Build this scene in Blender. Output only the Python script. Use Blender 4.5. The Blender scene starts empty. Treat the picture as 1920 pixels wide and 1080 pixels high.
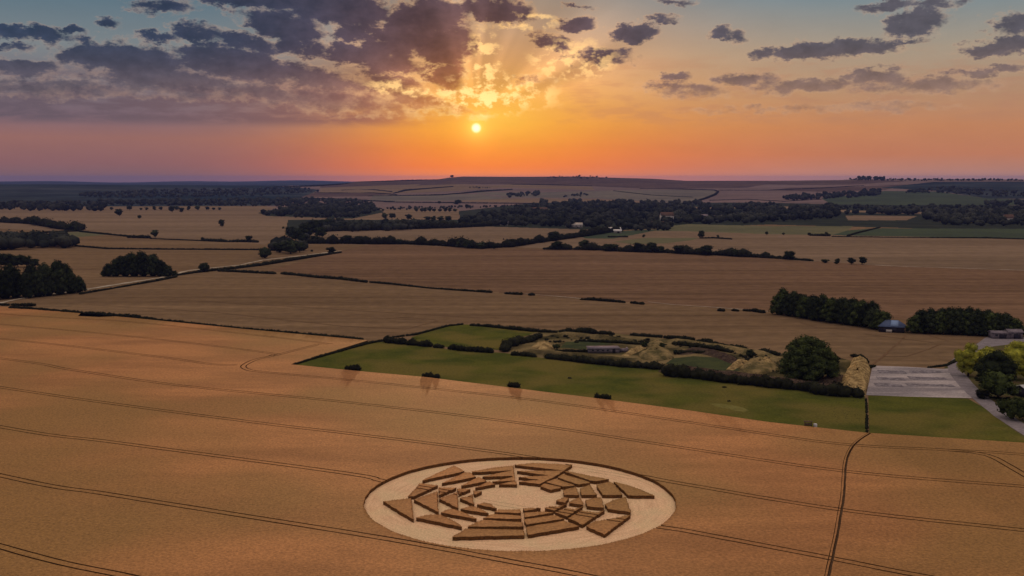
import bpy, math, random
import numpy as np
from mathutils import Vector, geometry
random.seed(7); RNG = np.random.default_rng(7)
SC = bpy.context.scene; COL = SC.collection
R = math.radians

# ------------------------------------------------------------------ camera
F = 2000.0; CAM_H = 70.0; HZ = 334.0
TH = math.atan((540 - HZ) / F); CT, ST = math.cos(TH), math.sin(TH)
cd = bpy.data.cameras.new('camera'); cam = bpy.data.objects.new('camera', cd); COL.objects.link(cam)
cd.sensor_width = 36; cd.lens = 36 * F / 1920; cd.clip_start = 1; cd.clip_end = 60000
cam.location = (0, 0, CAM_H); cam.rotation_euler = (math.pi/2 - TH, 0, 0)
SC.camera = cam
SC.render.resolution_x, SC.render.resolution_y = 1920, 1080
SC.view_settings.view_transform = 'Standard'; SC.view_settings.look = 'None'
SC.view_settings.exposure = 0.0; SC.view_settings.gamma = 1.0
try:
    SC.cycles.max_bounces = 5; SC.cycles.diffuse_bounces = 3; SC.cycles.volume_bounces = 0
    SC.cycles.use_denoising = True
except Exception: pass

def ray(px, py):
    x = px - 960; d = (x, F*CT + (540-py)*ST, -F*ST + (540-py)*CT)
    n = math.sqrt(sum(a*a for a in d)); return (d[0]/n, d[1]/n, d[2]/n)
def azel(px, py):
    d = ray(px, py); return math.degrees(math.atan2(d[0], d[1])), math.degrees(math.asin(d[2]))
SUN_AZ, SUN_EL = azel(893, 240)

# ------------------------------------------------------------------ node helper
def lin(r, g, b):
    f = lambda c: (c/255/12.92) if c/255 <= .04045 else ((c/255+.055)/1.055)**2.4
    return (f(r), f(g), f(b), 1)
class NT:
    def __init__(s, t): s.t = t; s.n = t.nodes; s.l = t.links
    def node(s, typ, **kw):
        n = s.n.new(typ)
        for k, v in kw.items(): setattr(n, k, v)
        return n
    def put(s, sock, v):
        if v is None: return
        if hasattr(v, 'is_linked') or hasattr(v, 'links'): s.l.new(v, sock)
        else: sock.default_value = v
    def m(s, op, a, b=None, c=None, clamp=False):
        n = s.n.new('ShaderNodeMath'); n.operation = op; n.use_clamp = clamp
        s.put(n.inputs[0], a); s.put(n.inputs[1], b); s.put(n.inputs[2], c); return n.outputs[0]
    def vm(s, op, a, b=None, scale=None):
        n = s.n.new('ShaderNodeVectorMath'); n.operation = op
        s.put(n.inputs[0], a); s.put(n.inputs[1], b)
        if scale is not None: s.put(n.inputs['Scale'], scale)
        return n.outputs['Value'] if op in ('LENGTH', 'DOT_PRODUCT', 'DISTANCE') else n.outputs[0]
    def mr(s, v, a, b, c=0., d=1., smooth=True):
        n = s.n.new('ShaderNodeMapRange'); n.interpolation_type = 'SMOOTHSTEP' if smooth else 'LINEAR'
        s.put(n.inputs[0], v); n.inputs[1].default_value = a; n.inputs[2].default_value = b
        n.inputs[3].default_value = c; n.inputs[4].default_value = d; return n.outputs[0]
    def mix(s, f, a, b, mode='MIX'):
        n = s.n.new('ShaderNodeMix'); n.data_type = 'RGBA'; n.blend_type = mode; n.clamp_factor = True
        s.put(n.inputs[0], f); s.put(n.inputs[6], a); s.put(n.inputs[7], b); return n.outputs[2]
    def ramp(s, v, stops, interp='LINEAR'):
        n = s.n.new('ShaderNodeValToRGB'); cr = n.color_ramp; cr.interpolation = interp
        s.put(n.inputs[0], v)
        while len(cr.elements) < len(stops): cr.elements.new(.5)
        for e, (p, c) in zip(cr.elements, stops): e.position = p; e.color = c
        return n.outputs[0]
    def noise(s, vec, scale, detail=3, rough=.55, lac=2.0, dist=0, dim='3D'):
        n = s.n.new('ShaderNodeTexNoise'); n.noise_dimensions = dim
        n.inputs['Scale'].default_value = scale; n.inputs['Detail'].default_value = detail
        n.inputs['Roughness'].default_value = rough; n.inputs['Lacunarity'].default_value = lac
        n.inputs['Distortion'].default_value = dist
        s.put(n.inputs['W' if dim == '1D' else 'Vector'], vec)
        return n.outputs[0], n.outputs[1]
    def mapping(s, vec, loc=(0,0,0), rot=(0,0,0), scale=(1,1,1), typ='POINT'):
        n = s.n.new('ShaderNodeMapping'); n.vector_type = typ; s.put(n.inputs[0], vec)
        n.inputs[1].default_value = loc; n.inputs[2].default_value = rot; n.inputs[3].default_value = scale
        return n.outputs[0]

# ------------------------------------------------------------------ world: sunset sky
OVERHEAD_FILL = 0.72  # strength of the warm fill added to the unseen upper sky
W = bpy.data.worlds.new('World'); SC.world = W; W.use_nodes = True
W.cycles.sampling_method = 'MANUAL'; W.cycles.sample_map_resolution = 512
def build_sky():
    t = NT(W.node_tree); t.n.clear()
    out = t.node('ShaderNodeOutputWorld'); bg = t.node('ShaderNodeBackground'); t.l.new(bg.outputs[0], out.inputs[0])
    tc = t.node('ShaderNodeTexCoord'); D = tc.outputs['Generated']
    sp = t.node('ShaderNodeSeparateXYZ'); t.l.new(D, sp.inputs[0])
    az = t.m('MULTIPLY', t.m('ARCTAN2', sp.outputs[0], sp.outputs[1]), 57.29578)
    el = t.m('MULTIPLY', t.m('ARCSINE', sp.outputs[2]), 57.29578)
    cb = t.node('ShaderNodeCombineXYZ'); t.l.new(az, cb.inputs[0]); t.l.new(el, cb.inputs[1]); P = cb.outputs[0]
    # clear sky: a ramp away from the sun, a ramp in the sun's quarter
    elf = t.m('DIVIDE', el, 20., clamp=True)
    e = lambda d: d/20
    far = t.ramp(elf, [(0, lin(124,96,102)), (e(.8), lin(138,98,100)), (e(2.0), lin(150,106,100)), (e(3.2), lin(126,104,114)), (e(4.6), lin(130,124,130)), (e(6.6), lin(122,130,134)), (e(9.4), lin(84,112,128)), (1, lin(60,88,115))])
    farR = t.ramp(elf, [(0, lin(176,132,122)), (e(1.2), lin(186,122,94)), (e(2.6), lin(190,130,94)), (e(4.4), lin(176,140,112)), (e(6.4), lin(164,150,132)), (e(9.4), lin(108,134,146)), (1, lin(70,95,120))])
    sunr = t.ramp(elf, [(0, lin(255,138,80)), (e(.6), lin(255,124,56)), (e(1.6), lin(250,132,48)), (e(2.8), lin(255,160,52)), (e(4.2), lin(250,172,88)), (e(6), lin(238,172,112)), (e(8), lin(205,165,132)), (e(9.6), lin(172,152,134)), (1, lin(95,100,115))])
    da = t.m('SUBTRACT', az, SUN_AZ)
    right = t.mr(da, -4., 16.)
    base = t.mix(right, far, farR)
    sig = t.m('ADD', t.mr(da, -3, 3, 8.5, 12.5), t.m('MULTIPLY', el, -.25))
    g = t.m('EXPONENT', t.m('MULTIPLY', t.m('POWER', t.m('ABSOLUTE', t.m('DIVIDE', da, sig)), 1.9), -1.))
    sky = t.mix(g, base, sunr)
    # behind the viewer the horizon is dusky
    back = t.mr(t.m('ABSOLUTE', da), 60., 130.)
    sky = t.mix(t.m('MULTIPLY', back, .75), sky, lin(58,60,84))
    # distance from the sun
    dv = t.vm('DISTANCE', P, (SUN_AZ, SUN_EL, 0))
    glow2 = t.m('EXPONENT', t.m('MULTIPLY', t.vm('LENGTH', t.mapping(P, loc=(-(SUN_AZ+1.3)*.34, -(SUN_EL+.6)*.74, 0), scale=(.34,.74,1))), -1.0))
    sky = t.mix(t.m('MULTIPLY', glow2, .9), sky, lin(255,196,78))
    # crepuscular rays fanning from the sun
    rel = t.vm('SUBTRACT', P, (SUN_AZ, SUN_EL+.6, 0)); rs = t.node('ShaderNodeSeparateXYZ'); t.l.new(rel, rs.inputs[0])
    ang = t.m('ARCTAN2', rs.outputs[1], rs.outputs[0])
    rn, _ = t.noise(t.m('MULTIPLY', ang, 1.7), 1.5, 1.4, .5, dim='1D')
    rays = t.m('MULTIPLY', t.mr(rn, .40, .66, -1, 1), t.m('MULTIPLY', t.mr(dv, .8, 3.), t.mr(dv, 12., 6.)))
    rays = t.m('MULTIPLY', rays, t.mr(rs.outputs[1], .3, 1.8))
    # clouds: placed masses broken up by noise
    n1, c1 = t.noise(t.mapping(P, scale=(.9, 1.6, 1)), 1.0, 8, .66)
    n2, c2 = t.noise(t.mapping(P, loc=(31,7,0), scale=(.42, 1.1, 1)), 1.0, 5, .6)
    wob = t.vm('SCALE', t.vm('SUBTRACT', c1, (.5,.5,.5)), scale=1.3)
    Q = t.vm('ADD', P, wob)
    blobs = CLOUDS
    acc = None
    for (cx, cy, rx, ry, rot, w) in blobs:
        a, b = azel(cx, cy)
        q = t.mapping(Q, loc=(a, b, 0), rot=(0, 0, R(rot)), scale=(rx/34.9, ry/34.9, 1), typ='TEXTURE')
        d2 = t.vm('DOT_PRODUCT', q, t.vm('MULTIPLY', q, (1, 1, 0)))
        v = t.m('MULTIPLY_ADD', d2, -w*.5, w)
        acc = v if acc is None else t.m('MAXIMUM', acc, v)
    upper = t.mr(el, 2.2, 3.6)
    nn = t.m('MULTIPLY_ADD', t.m('SUBTRACT', n1, .5), 1.7, t.m('MULTIPLY', t.m('SUBTRACT', n2, .5), .9))
    dens = t.m('ADD', t.m('MAXIMUM', acc, -.75), nn)
    bgc = t.m('MULTIPLY_ADD', t.m('SUBTRACT', n2, .5), 2.4, t.m('MULTIPLY_ADD', t.m('SUBTRACT', n1, .5), 1.2, t.mr(el, 10, 24, -.2, .35)))
    outside = t.m('MAXIMUM', t.mr(el, 10.5, 13.), t.mr(t.m('ABSOLUTE', az), 28, 32))
    dens = t.m('MAXIMUM', dens, t.m('MULTIPLY_ADD', outside, 2., t.m('SUBTRACT', bgc, 2.)))
    n3, _ = t.noise(t.mapping(P, loc=(5,50,0), scale=(1.1, 1.5, 1)), 1.0, 3, .6)
    soft = t.mr(el, 3.2, 6.5, .5, 1.)
    ds = t.m('MULTIPLY_ADD', t.m('SUBTRACT', dens, .5), soft, .5)
    thin = t.m('MULTIPLY', t.m('MULTIPLY', t.mr(ds, .22, .50), t.mr(n3, .36, .60, .12, 1.)), upper)
    core = t.m('MULTIPLY', t.mr(ds, .38, .78), upper)
    near = t.m('EXPONENT', t.m('MULTIPLY', dv, -.17))
    near2 = t.m('EXPONENT', t.m('MULTIPLY', dv, -.42))
    rim = t.mix(t.m('MULTIPLY', near, 1.5, clamp=True), t.mix(right, lin(178,150,134), lin(196,160,132)), lin(255,184,118))
    rim = t.mix(t.m('MULTIPLY', near2, 1.6, clamp=True), rim, lin(255,214,128))
    cl_hi = t.mix(t.m('MULTIPLY', near, 1.25, clamp=True), t.mix(right, lin(45,60,84), lin(84,82,92)), lin(86,62,68))
    cl_lo = t.mix(t.m('MULTIPLY', near, 1.3, clamp=True), t.mix(right, lin(90,84,94), lin(134,108,98)), lin(156,94,66))
    ccol = t.mix(t.mr(el, 7.2, 3.4), cl_hi, cl_lo)
    ccol = t.mix(t.m('MULTIPLY', near2, 1.1, clamp=True), ccol, lin(236,140,62))
    shade = t.m('MULTIPLY_ADD', n3, .7, t.m('MULTIPLY_ADD', n2, .6, .35))
    ccol = t.vm('SCALE', ccol, scale=t.m('MULTIPLY', shade, t.mr(ds, .5, 1.5, 1.12, .86)))
    bank = t.m('MULTIPLY', t.m('MULTIPLY', t.mr(el, 2.5, 3.05), t.mr(el, 6.4, 4.3)), t.mr(az, -1.5, -9.))
    bn, _ = t.noise(t.mapping(P, loc=(3,9,0), scale=(.35, 1.6, 1)), 1.0, 5, .62)
    bank = t.m('MULTIPLY', bank, t.mr(bn, .34, .56, .35, .95))
    sky = t.mix(bank, sky, t.mix(t.m('MULTIPLY', near, 1.5, clamp=True), lin(98,88,100), lin(196,118,76)))
    cirr = t.m('MULTIPLY', t.m('MULTIPLY', t.mr(bn, .45, .62), t.mr(az, 0., 4.)), t.m('MULTIPLY', t.mr(el, 2.2, 3.4), t.mr(el, 7., 5.)))
    sky = t.mix(t.m('MULTIPLY', cirr, .35), sky, t.mix(near, lin(176,128,104), lin(236,140,66)))
    sky = t.mix(t.m('MULTIPLY', thin, t.mr(near, .08, .55, .34, .88)), sky, rim)
    sky = t.mix(t.m('MULTIPLY', core, t.mr(el, 3., 6., .72, .96)), sky, ccol)
    sky = t.vm('SCALE', sky, scale=t.m('MULTIPLY_ADD', rays, .22, 1.))
    sky = t.vm('SCALE', sky, scale=t.m('MULTIPLY_ADD', t.m('SUBTRACT', n2, .5), .12, 1.))
    # hot gaps around the sun
    hs = None
    for (hx, hy, hrx, hry) in ((905,118,34,60), (925,178,120,34), (1075,115,80,34), (760,165,70,14), (985,40,60,14)):
        a, b = azel(hx, hy); q = t.mapping(Q, loc=(a, b, 0), scale=(hrx/34.9, hry/34.9, 1), typ='TEXTURE'); h1 = t.mr(t.vm('DOT_PRODUCT', q, t.vm('MULTIPLY', q, (1,1,0))), 1.6, .2)
        hs = h1 if hs is None else t.m('MAXIMUM', hs, h1)
    hot = t.m('MULTIPLY', hs, t.mr(n3, .46, .60))
    sky = t.mix(t.m('MULTIPLY', hot, t.m('MULTIPLY_ADD', near2, .9, .45)), sky, (1.5,.92,.34,1))
    # halo and disc
    sky = t.vm('ADD', sky, t.vm('SCALE', (1.0, .52, .10), scale=t.m('MULTIPLY', t.m('EXPONENT', t.m('MULTIPLY', dv, -2.2)), .85)))
    sky = t.mix(t.mr(dv, .32, .09), sky, (1.6, 1.35, .78, 1))
    # overhead: physical sky plus an added glow above the view that lights the ground
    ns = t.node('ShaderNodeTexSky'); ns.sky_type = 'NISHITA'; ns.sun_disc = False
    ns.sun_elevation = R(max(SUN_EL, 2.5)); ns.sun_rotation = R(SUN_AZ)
    fill_sky = t.vm('ADD', t.vm('SCALE', ns.outputs[0], scale=.1), tuple(OVERHEAD_FILL*c for c in (1.0, .80, .66)))
    sky = t.mix(t.mr(el, 18, 50), sky, fill_sky)
    # below the horizon
    sky = t.mix(t.mr(el, -.35, -1.6), sky, lin(70,60,72))
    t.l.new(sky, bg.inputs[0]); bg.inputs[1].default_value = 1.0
CLOUDS = [  # px, py, half width, half height, tilt deg, weight
 (60,62,66,14,-4,1.0),(150,105,60,14,0,.9),(20,90,40,9,0,.8),(300,70,40,10,-6,.8),(470,80,60,16,-10,.95),(560,90,60,18,-8,.95),(690,60,30,12,0,.8),(320,150,150,22,-4,1.0),(110,165,130,16,0,.9),(500,175,130,18,-8,.95),(45,126,60,15,0,1.0),(240,112,120,32,-4,1.1),(132,60,28,9,0,.9),(205,44,22,10,0,.8),(305,12,60,14,0,.9),
 (372,62,48,18,-8,1.0),(425,116,105,30,-6,1.1),(530,46,78,26,-10,1.1),(500,4,130,16,0,1.1),(640,20,95,32,-4,1.15),
 (545,140,150,26,-10,1.0),(655,58,38,20,0,1.1),(330,172,120,14,-2,.75),(610,186,150,20,-8,.85),
 (800,34,80,36,4,1.2),(925,18,80,24,-8,1.05),(830,84,62,40,6,1.2),(700,108,90,28,-8,1.15),(760,78,90,26,0,1.1),
 (838,140,36,30,0,1.05),(735,150,70,14,-12,.95),(790,192,70,15,-14,.95),(850,208,60,9,-8,.85),(720,24,22,8,0,.8),
 (1080,46,36,15,0,1.0),(1186,63,46,17,2,1.1),(1092,13,30,6,0,.8),(1040,84,42,16,-10,.85),(1130,108,72,20,0,.8),
 (1264,141,32,10,0,.9),(1286,168,80,16,-4,.8),(1368,66,34,12,-14,.85),(1242,36,36,8,0,.8),(1000,60,20,10,0,.6),
 (1560,92,130,17,2,1.1),(1690,82,60,7,8,.9),(1722,42,56,22,8,1.0),(1885,88,75,16,4,1.0),(1398,148,60,14,0,.9),
 (1510,160,100,15,0,.95),(1632,142,56,15,0,1.0),(1725,160,120,15,0,.9),(1845,134,70,8,0,.85),(1660,200,100,8,0,.7),
 (1460,206,130,7,0,.65),(1898,48,42,22,0,.95),(1660,12,46,12,8,.9),(1765,6,50,10,0,.8),(1270,3,40,8,0,.8),(980,150,60,10,0,.55),
]
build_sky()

# ------------------------------------------------------------------ sun
sd = bpy.data.lights.new('sun', 'SUN'); sd.energy = 2.0; sd.angle = R(.6); sd.color = (1.0, .58, .28)
sun = bpy.data.objects.new('sun', sd); COL.objects.link(sun)
_d = Vector(ray(893, 240)); sun.rotation_euler = (-_d).to_track_quat('-Z', 'Y').to_euler(); sun.location = (0, 0, 300)

# ------------------------------------------------------------------ terrain height
RX = [-4000, -600, 100, 450, 584, 640, 674, 765, 825, 843, 869, 960, 1090, 1141, 1219, 1284, 1440, 1570, 1605, 1673, 1803, 1920, 2600, 6000]
RY = [345, 345, 345, 348, 348.5, 345, 340, 338, 336, 333, 331, 331.5, 331, 333, 335, 339, 338.7, 337.3, 335, 335.8, 335.8, 336.4, 338, 342]
RAZ = [math.atan((p-960)/(F*CT)) for p in RX]; RAZ[0] = -3.2; RAZ[-1] = 3.2
DR = 5200.0
def terr(x, y):
    x = np.asarray(x, float); y = np.asarray(y, float)
    d = np.hypot(x, y); a = np.arctan2(x, y)
    zr = 70 + (HZ - np.interp(a, RAZ, RY)) * DR / F
    zr = zr * np.clip((1.5 - np.abs(a)) / .5, 0, 1)
    t = np.clip((d - 2950) / (DR - 2950), 0, 1)
    up = t**1.35 * (1 + .05*np.sin(d/190 + a*9) * (1-t))
    dn = np.clip((d - DR) / 4500, 0, 1); dn = 1 - dn*dn*(3-2*dn)
    z = zr * up * dn
    far = np.clip((d - 7500) / 5500, 0, 1) * (26 + 8*np.sin(a*23) + 6*np.sin(a*61+1))
    roll = np.clip((d-900)/1500, 0, 1) * 2.0 * (np.sin(x/410.)+np.sin(y/530.+x/900.)) * (1-t)
    return z + far + np.where(d > 2950, roll*(1-t), roll)
def to_px(x, y, z):
    dz = z - CAM_H; d = y*CT - dz*ST; u = y*ST + dz*CT
    return 960 + F*x/d, 540 - F*u/d
def P0(px, py, z=0.0):           # point of the plain at height z
    d = ray(px, py); k = (z - CAM_H) / d[2]; return (d[0]*k, d[1]*k)
def G(px, py):                   # point on the terrain
    d = ray(px, py)
    if py > 470:
        k = -CAM_H / d[2]; x, y = d[0]*k, d[1]*k
        if math.hypot(x, y) < 880: return (x, y, 0.0)
    k = np.geomspace(300, 15000, 3000)
    h = CAM_H + d[2]*k - terr(d[0]*k, d[1]*k)
    i = np.argmax(h < 0) if (h < 0).any() else len(k)-1
    if not (h < 0).any():
        i = int(np.argmin(np.where((k > 3000) & (k < 7000), h, 1e9)))
    kk = k[i]; x, y = d[0]*kk, d[1]*kk
    return (x, y, float(terr(x, y)))
def in_poly(X, Y, poly):
    X = np.asarray(X); Y = np.asarray(Y); r = np.zeros(X.shape, bool); n = len(poly)
    for i in range(n):
        x1, y1 = poly[i][:2]; x2, y2 = poly[(i+1) % n][:2]
        if y1 == y2: continue
        c = ((y1 > Y) != (y2 > Y)) & (X < (x2-x1)*(Y-y1)/(y2-y1)+x1); r ^= c
    return r

# ------------------------------------------------------------------ object helpers
def tag(o, label=None, cat=None, group=None, kind=None):
    if label: o['label'] = label
    if cat: o['category'] = cat
    if group: o['group'] = group
    if kind: o['kind'] = kind
    return o
def empty(name, loc, rz=0):
    o = bpy.data.objects.new(name, None); o.empty_display_size = .3; COL.objects.link(o)
    o.location = loc; o.rotation_euler = (0, 0, rz); return o
class MB:
    def __init__(s): s.v = []; s.f = []; s.m = []; s.n = 0
    def add(s, v, f, m=0):
        v = np.asarray(v, float); f = np.asarray(f, int); s.v.append(v); s.f.append(f + s.n); s.m.append(np.full(len(f), m)); s.n += len(v)
    def box(s, c, size, rz=0, m=0, taper=1.0):
        x, y, z = [k/2 for k in size]; cs, sn = math.cos(rz), math.sin(rz); v = []
        for dz in (-z, z):
            t = taper if dz > 0 else 1
            for dx, dy in ((-x,-y),(x,-y),(x,y),(-x,y)):
                dx *= t; dy *= t; v.append((c[0]+dx*cs-dy*sn, c[1]+dx*sn+dy*cs, c[2]+dz))
        q = [(0,3,2,1),(4,5,6,7),(0,1,5,4),(1,2,6,5),(2,3,7,6),(3,0,4,7)]
        s.add(v, [t for a,b,c_,d in q for t in ((a,b,c_),(a,c_,d))], m)
    def mesh(s, name, mats):
        v = np.concatenate(s.v) if s.v else np.zeros((0,3)); f = np.concatenate(s.f) if s.f else np.zeros((0,3), int)
        me = bpy.data.meshes.new(name); k = f.shape[1] if len(f) else 3
        me.vertices.add(len(v)); me.vertices.foreach_set('co', v.ravel())
        me.loops.add(f.size); me.loops.foreach_set('vertex_index', f.ravel().astype(np.int32))
        me.polygons.add(len(f)); me.polygons.foreach_set('loop_start', np.arange(len(f), dtype=np.int32)*k)
        me.polygons.foreach_set('loop_total', np.full(len(f), k, np.int32))
        for x in mats: me.materials.append(x)
        me.polygons.foreach_set('material_index', np.concatenate(s.m).astype(np.int32) if s.m else [])
        me.update(calc_edges=True); return me
    def build(s, name, mats, parent=None, loc=None):
        if not isinstance(mats, (list, tuple)): mats = [mats]
        o = bpy.data.objects.new(name, s.mesh(name, mats)); COL.objects.link(o)
        if parent is not None: o.parent = parent
        if loc is not None: o.location = loc
        return o

# ------------------------------------------------------------------ materials
def mat(name, col, col2=None, scale=1.0, rough=1.0, fine=None, fine_amt=.35, stretch=(1,1,1), rot=0, bump=0, bscale=None, vary=0, sheen=0, spec=.0, big=None, big_col=None, streak=0):
    m = bpy.data.materials.new(name); m.use_nodes = True; t = NT(m.node_tree); b = m.node_tree.nodes['Principled BSDF']
    g = t.node('ShaderNodeNewGeometry').outputs['Position']
    v = t.mapping(g, rot=(0, 0, R(rot)), scale=stretch)
    c = col + (1,)
    if col2:
        n, _ = t.noise(v, scale, 5, .65); c = t.mix(t.mr(n, .36, .64), col + (1,), col2 + (1,))
    if big:
        n, _ = t.noise(g, big, 2, .5); c = t.mix(t.mr(n, .40, .62, 0, .85), c, big_col + (1,))
    if streak:
        n, _ = t.noise(t.mapping(g, rot=(0,0,R(rot)), scale=(.004,.09,1)), 1., 5, .7); c = t.vm('SCALE', c, scale=t.mr(n, .3, .7, 1-streak, 1+streak, False))
    if fine:
        n, _ = t.noise(g, fine, 3, .7); c = t.vm('SCALE', c, scale=t.mr(n, .25, .75, 1-fine_amt, 1+fine_amt, False))
    if vary:
        oi = t.node('ShaderNodeObjectInfo'); c = t.vm('SCALE', c, scale=t.m('MULTIPLY_ADD', oi.outputs['Random'], vary, 1-vary/2))
    t.put(b.inputs['Base Color'], c); b.inputs['Roughness'].default_value = rough
    b.inputs['Specular IOR Level'].default_value = spec
    if sheen: b.inputs['Sheen Weight'].default_value = sheen; b.inputs['Sheen Roughness'].default_value = .4; b.inputs['Sheen Tint'].default_value = (1,.75,.5,1)
    if bump:
        n, _ = t.noise(g, bscale or fine or 3, 3, .7); bp = t.node('ShaderNodeBump'); bp.inputs['Strength'].default_value = bump; bp.inputs['Distance'].default_value = .25
        t.l.new(n, bp.inputs['Height']); t.l.new(bp.outputs[0], b.inputs['Normal'])
    return m
TR = 27  # tramline bearing
M = {}
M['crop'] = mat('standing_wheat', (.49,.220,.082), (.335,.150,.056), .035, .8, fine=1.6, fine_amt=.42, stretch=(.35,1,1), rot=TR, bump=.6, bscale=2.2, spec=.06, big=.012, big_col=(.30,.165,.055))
M['stalk'] = mat('shaded_stalk_wall', (.17,.085,.032), (.10,.05,.02), 2.0, .9, fine=5)  # stalk brown, with the self-shade among the stalks darkened into the colour
M['tramsoil'] = mat('tramline_soil', (.22,.13,.075), (.15,.09,.05), 1.2, .95)
M['wheat1'] = mat('far_wheat', (.225,.146,.082), (.178,.114,.064), .011, .85, fine=.14, fine_amt=.22, streak=.24, stretch=(.12,1,1), rot=14)
M['wheat2'] = mat('far_wheat_pale', (.25,.172,.112), (.195,.134,.086), .008, .85, fine=.08, fine_amt=.2, streak=.18, stretch=(.15,1,1), rot=8)
M['wheat3'] = mat('far_wheat_brown', (.212,.127,.077), (.162,.098,.058), .010, .85, fine=.12, fine_amt=.22, streak=.26, stretch=(.12,1,1), rot=20)
M['stubble'] = mat('pink_stubble', (.225,.155,.142), (.17,.12,.11), .004, .9, fine=.05, fine_amt=.2, stretch=(.3,1,1))
M['down'] = mat('chalk_down_grass', (.20,.17,.135), (.15,.13,.11), .004, .9, fine=.04, fine_amt=.2)
M['heath'] = mat('dark_heath', (.095,.062,.055), (.13,.085,.07), .006, .95, fine=.05, fine_amt=.3)
M['green1'] = mat('dark_green_field', (.075,.095,.055), (.06,.075,.05), .006, .9, fine=.2, fine_amt=.2)
M['green2'] = mat('olive_field', (.17,.155,.085), (.13,.125,.07), .006, .9, fine=.2, fine_amt=.2)
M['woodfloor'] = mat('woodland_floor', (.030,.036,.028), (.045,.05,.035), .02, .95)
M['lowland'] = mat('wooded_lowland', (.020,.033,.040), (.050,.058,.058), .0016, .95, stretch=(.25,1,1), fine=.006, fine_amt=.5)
M['grass'] = mat('paddock_grass', (.112,.112,.022), (.068,.080,.017), .05, .9, fine=1.2, fine_amt=.3, bump=.3, big=.035, big_col=(.165,.13,.035))
M['rough'] = mat('rough_grass', (.10,.08,.035), (.045,.04,.02), .12, .95, fine=1.0, fine_amt=.4, bump=.5, big=.05, big_col=(.26,.19,.09))
M['drygrass'] = mat('dry_grass', (.21,.185,.06), (.17,.15,.04), .3, fine=1.2)
M['hollow'] = mat('hollow_turf', (.075,.085,.035), (.05,.06,.03), .1, .95, fine=1.0, fine_amt=.3)
M['gold'] = mat('dry_golden_grass', (.50,.35,.16), (.20,.135,.06), .5, .95, fine=1.5, fine_amt=.35, bump=.8)
M['bank'] = mat('grassy_bank', (.10,.085,.037), (.30,.215,.10), .16, .95, fine=.9, fine_amt=.35, bump=.6)
M['scrubbank'] = mat('dark_scrub_bank', (.055,.035,.028), (.10,.07,.05), .3, .95, fine=1.2, fine_amt=.5, bump=1)
M['pale'] = mat('chalk_track', (.50,.42,.33), (.36,.29,.21), .1, .95, fine=1.0)
M['strawmark'] = mat('pressed_straw', (.42,.27,.15), (.60,.41,.25), .8)
M['worn'] = mat('worn_grey_patch', (.13,.115,.13), (.30,.265,.28), .6, .95, fine=1.4, fine_amt=.35)
M['asphalt'] = mat('grey_lane', (.27,.235,.25), (.22,.19,.20), .3, .85, fine=1.2)
M['verge'] = mat('brown_verge', (.13,.09,.045), (.10,.10,.035), .15, .95, fine=1., fine_amt=.4)
M['gravel'] = mat('gravel_yard', (.50,.43,.42), (.25,.22,.23), .09, .9, stretch=(.25,1,1), rot=6, fine=1.2, fine_amt=.3)
M['leafdark'] = mat('dark_foliage', (.040,.048,.020), (.022,.028,.016), .8, .8, fine=.9, fine_amt=.4, vary=.9)
M['leafhedge'] = mat('hedge_foliage', (.030,.030,.016), (.020,.021,.014), .5, .85, fine=.8, fine_amt=.4, vary=.4)
M['leafmid'] = mat('mid_green_foliage', (.085,.105,.032), (.030,.040,.016), .6, .75, fine=.9, fine_amt=.4, vary=.3)
M['leafyellow'] = mat('yellow_green_foliage', (.42,.40,.05), (.26,.27,.045), .6, .7, fine=.9, fine_amt=.35, vary=.2)
M['leaffar'] = mat('far_wood_foliage', (.018,.022,.019), (.060,.062,.050), .022, .9, vary=.4)
M['bark'] = mat('bark', (.06,.042,.03), (.035,.025,.02), 3, .95)
M['wall_pale'] = mat('pale_render', (.50,.45,.42), (.42,.38,.36), .5, .9)
M['wall_dark'] = mat('dark_boarding', (.05,.045,.06), (.035,.03,.045), 1, .9)
M['roof_blue'] = mat('blue_sheet_roof', (.075,.10,.19), (.11,.14,.24), .3, .5)
M['roof_light'] = mat('pale_blue_sheet', (.26,.36,.58), (.22,.30,.48), .3, .5)
M['roof_brown'] = mat('brown_tile_roof', (.13,.085,.07), (.10,.06,.05), .4, .9)
M['concrete'] = mat('weathered_concrete', (.25,.21,.24), (.17,.145,.17), .4, .9, fine=1.5)
M['glass'] = mat('window_glass', (.03,.035,.045), rough=.15, spec=.5)
M['white'] = mat('white_paint', (.7,.68,.68), (.6,.58,.58), 1, .6)
M['timber'] = mat('weathered_timber', (.14,.10,.07), (.09,.065,.045), 2, .9)
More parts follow.
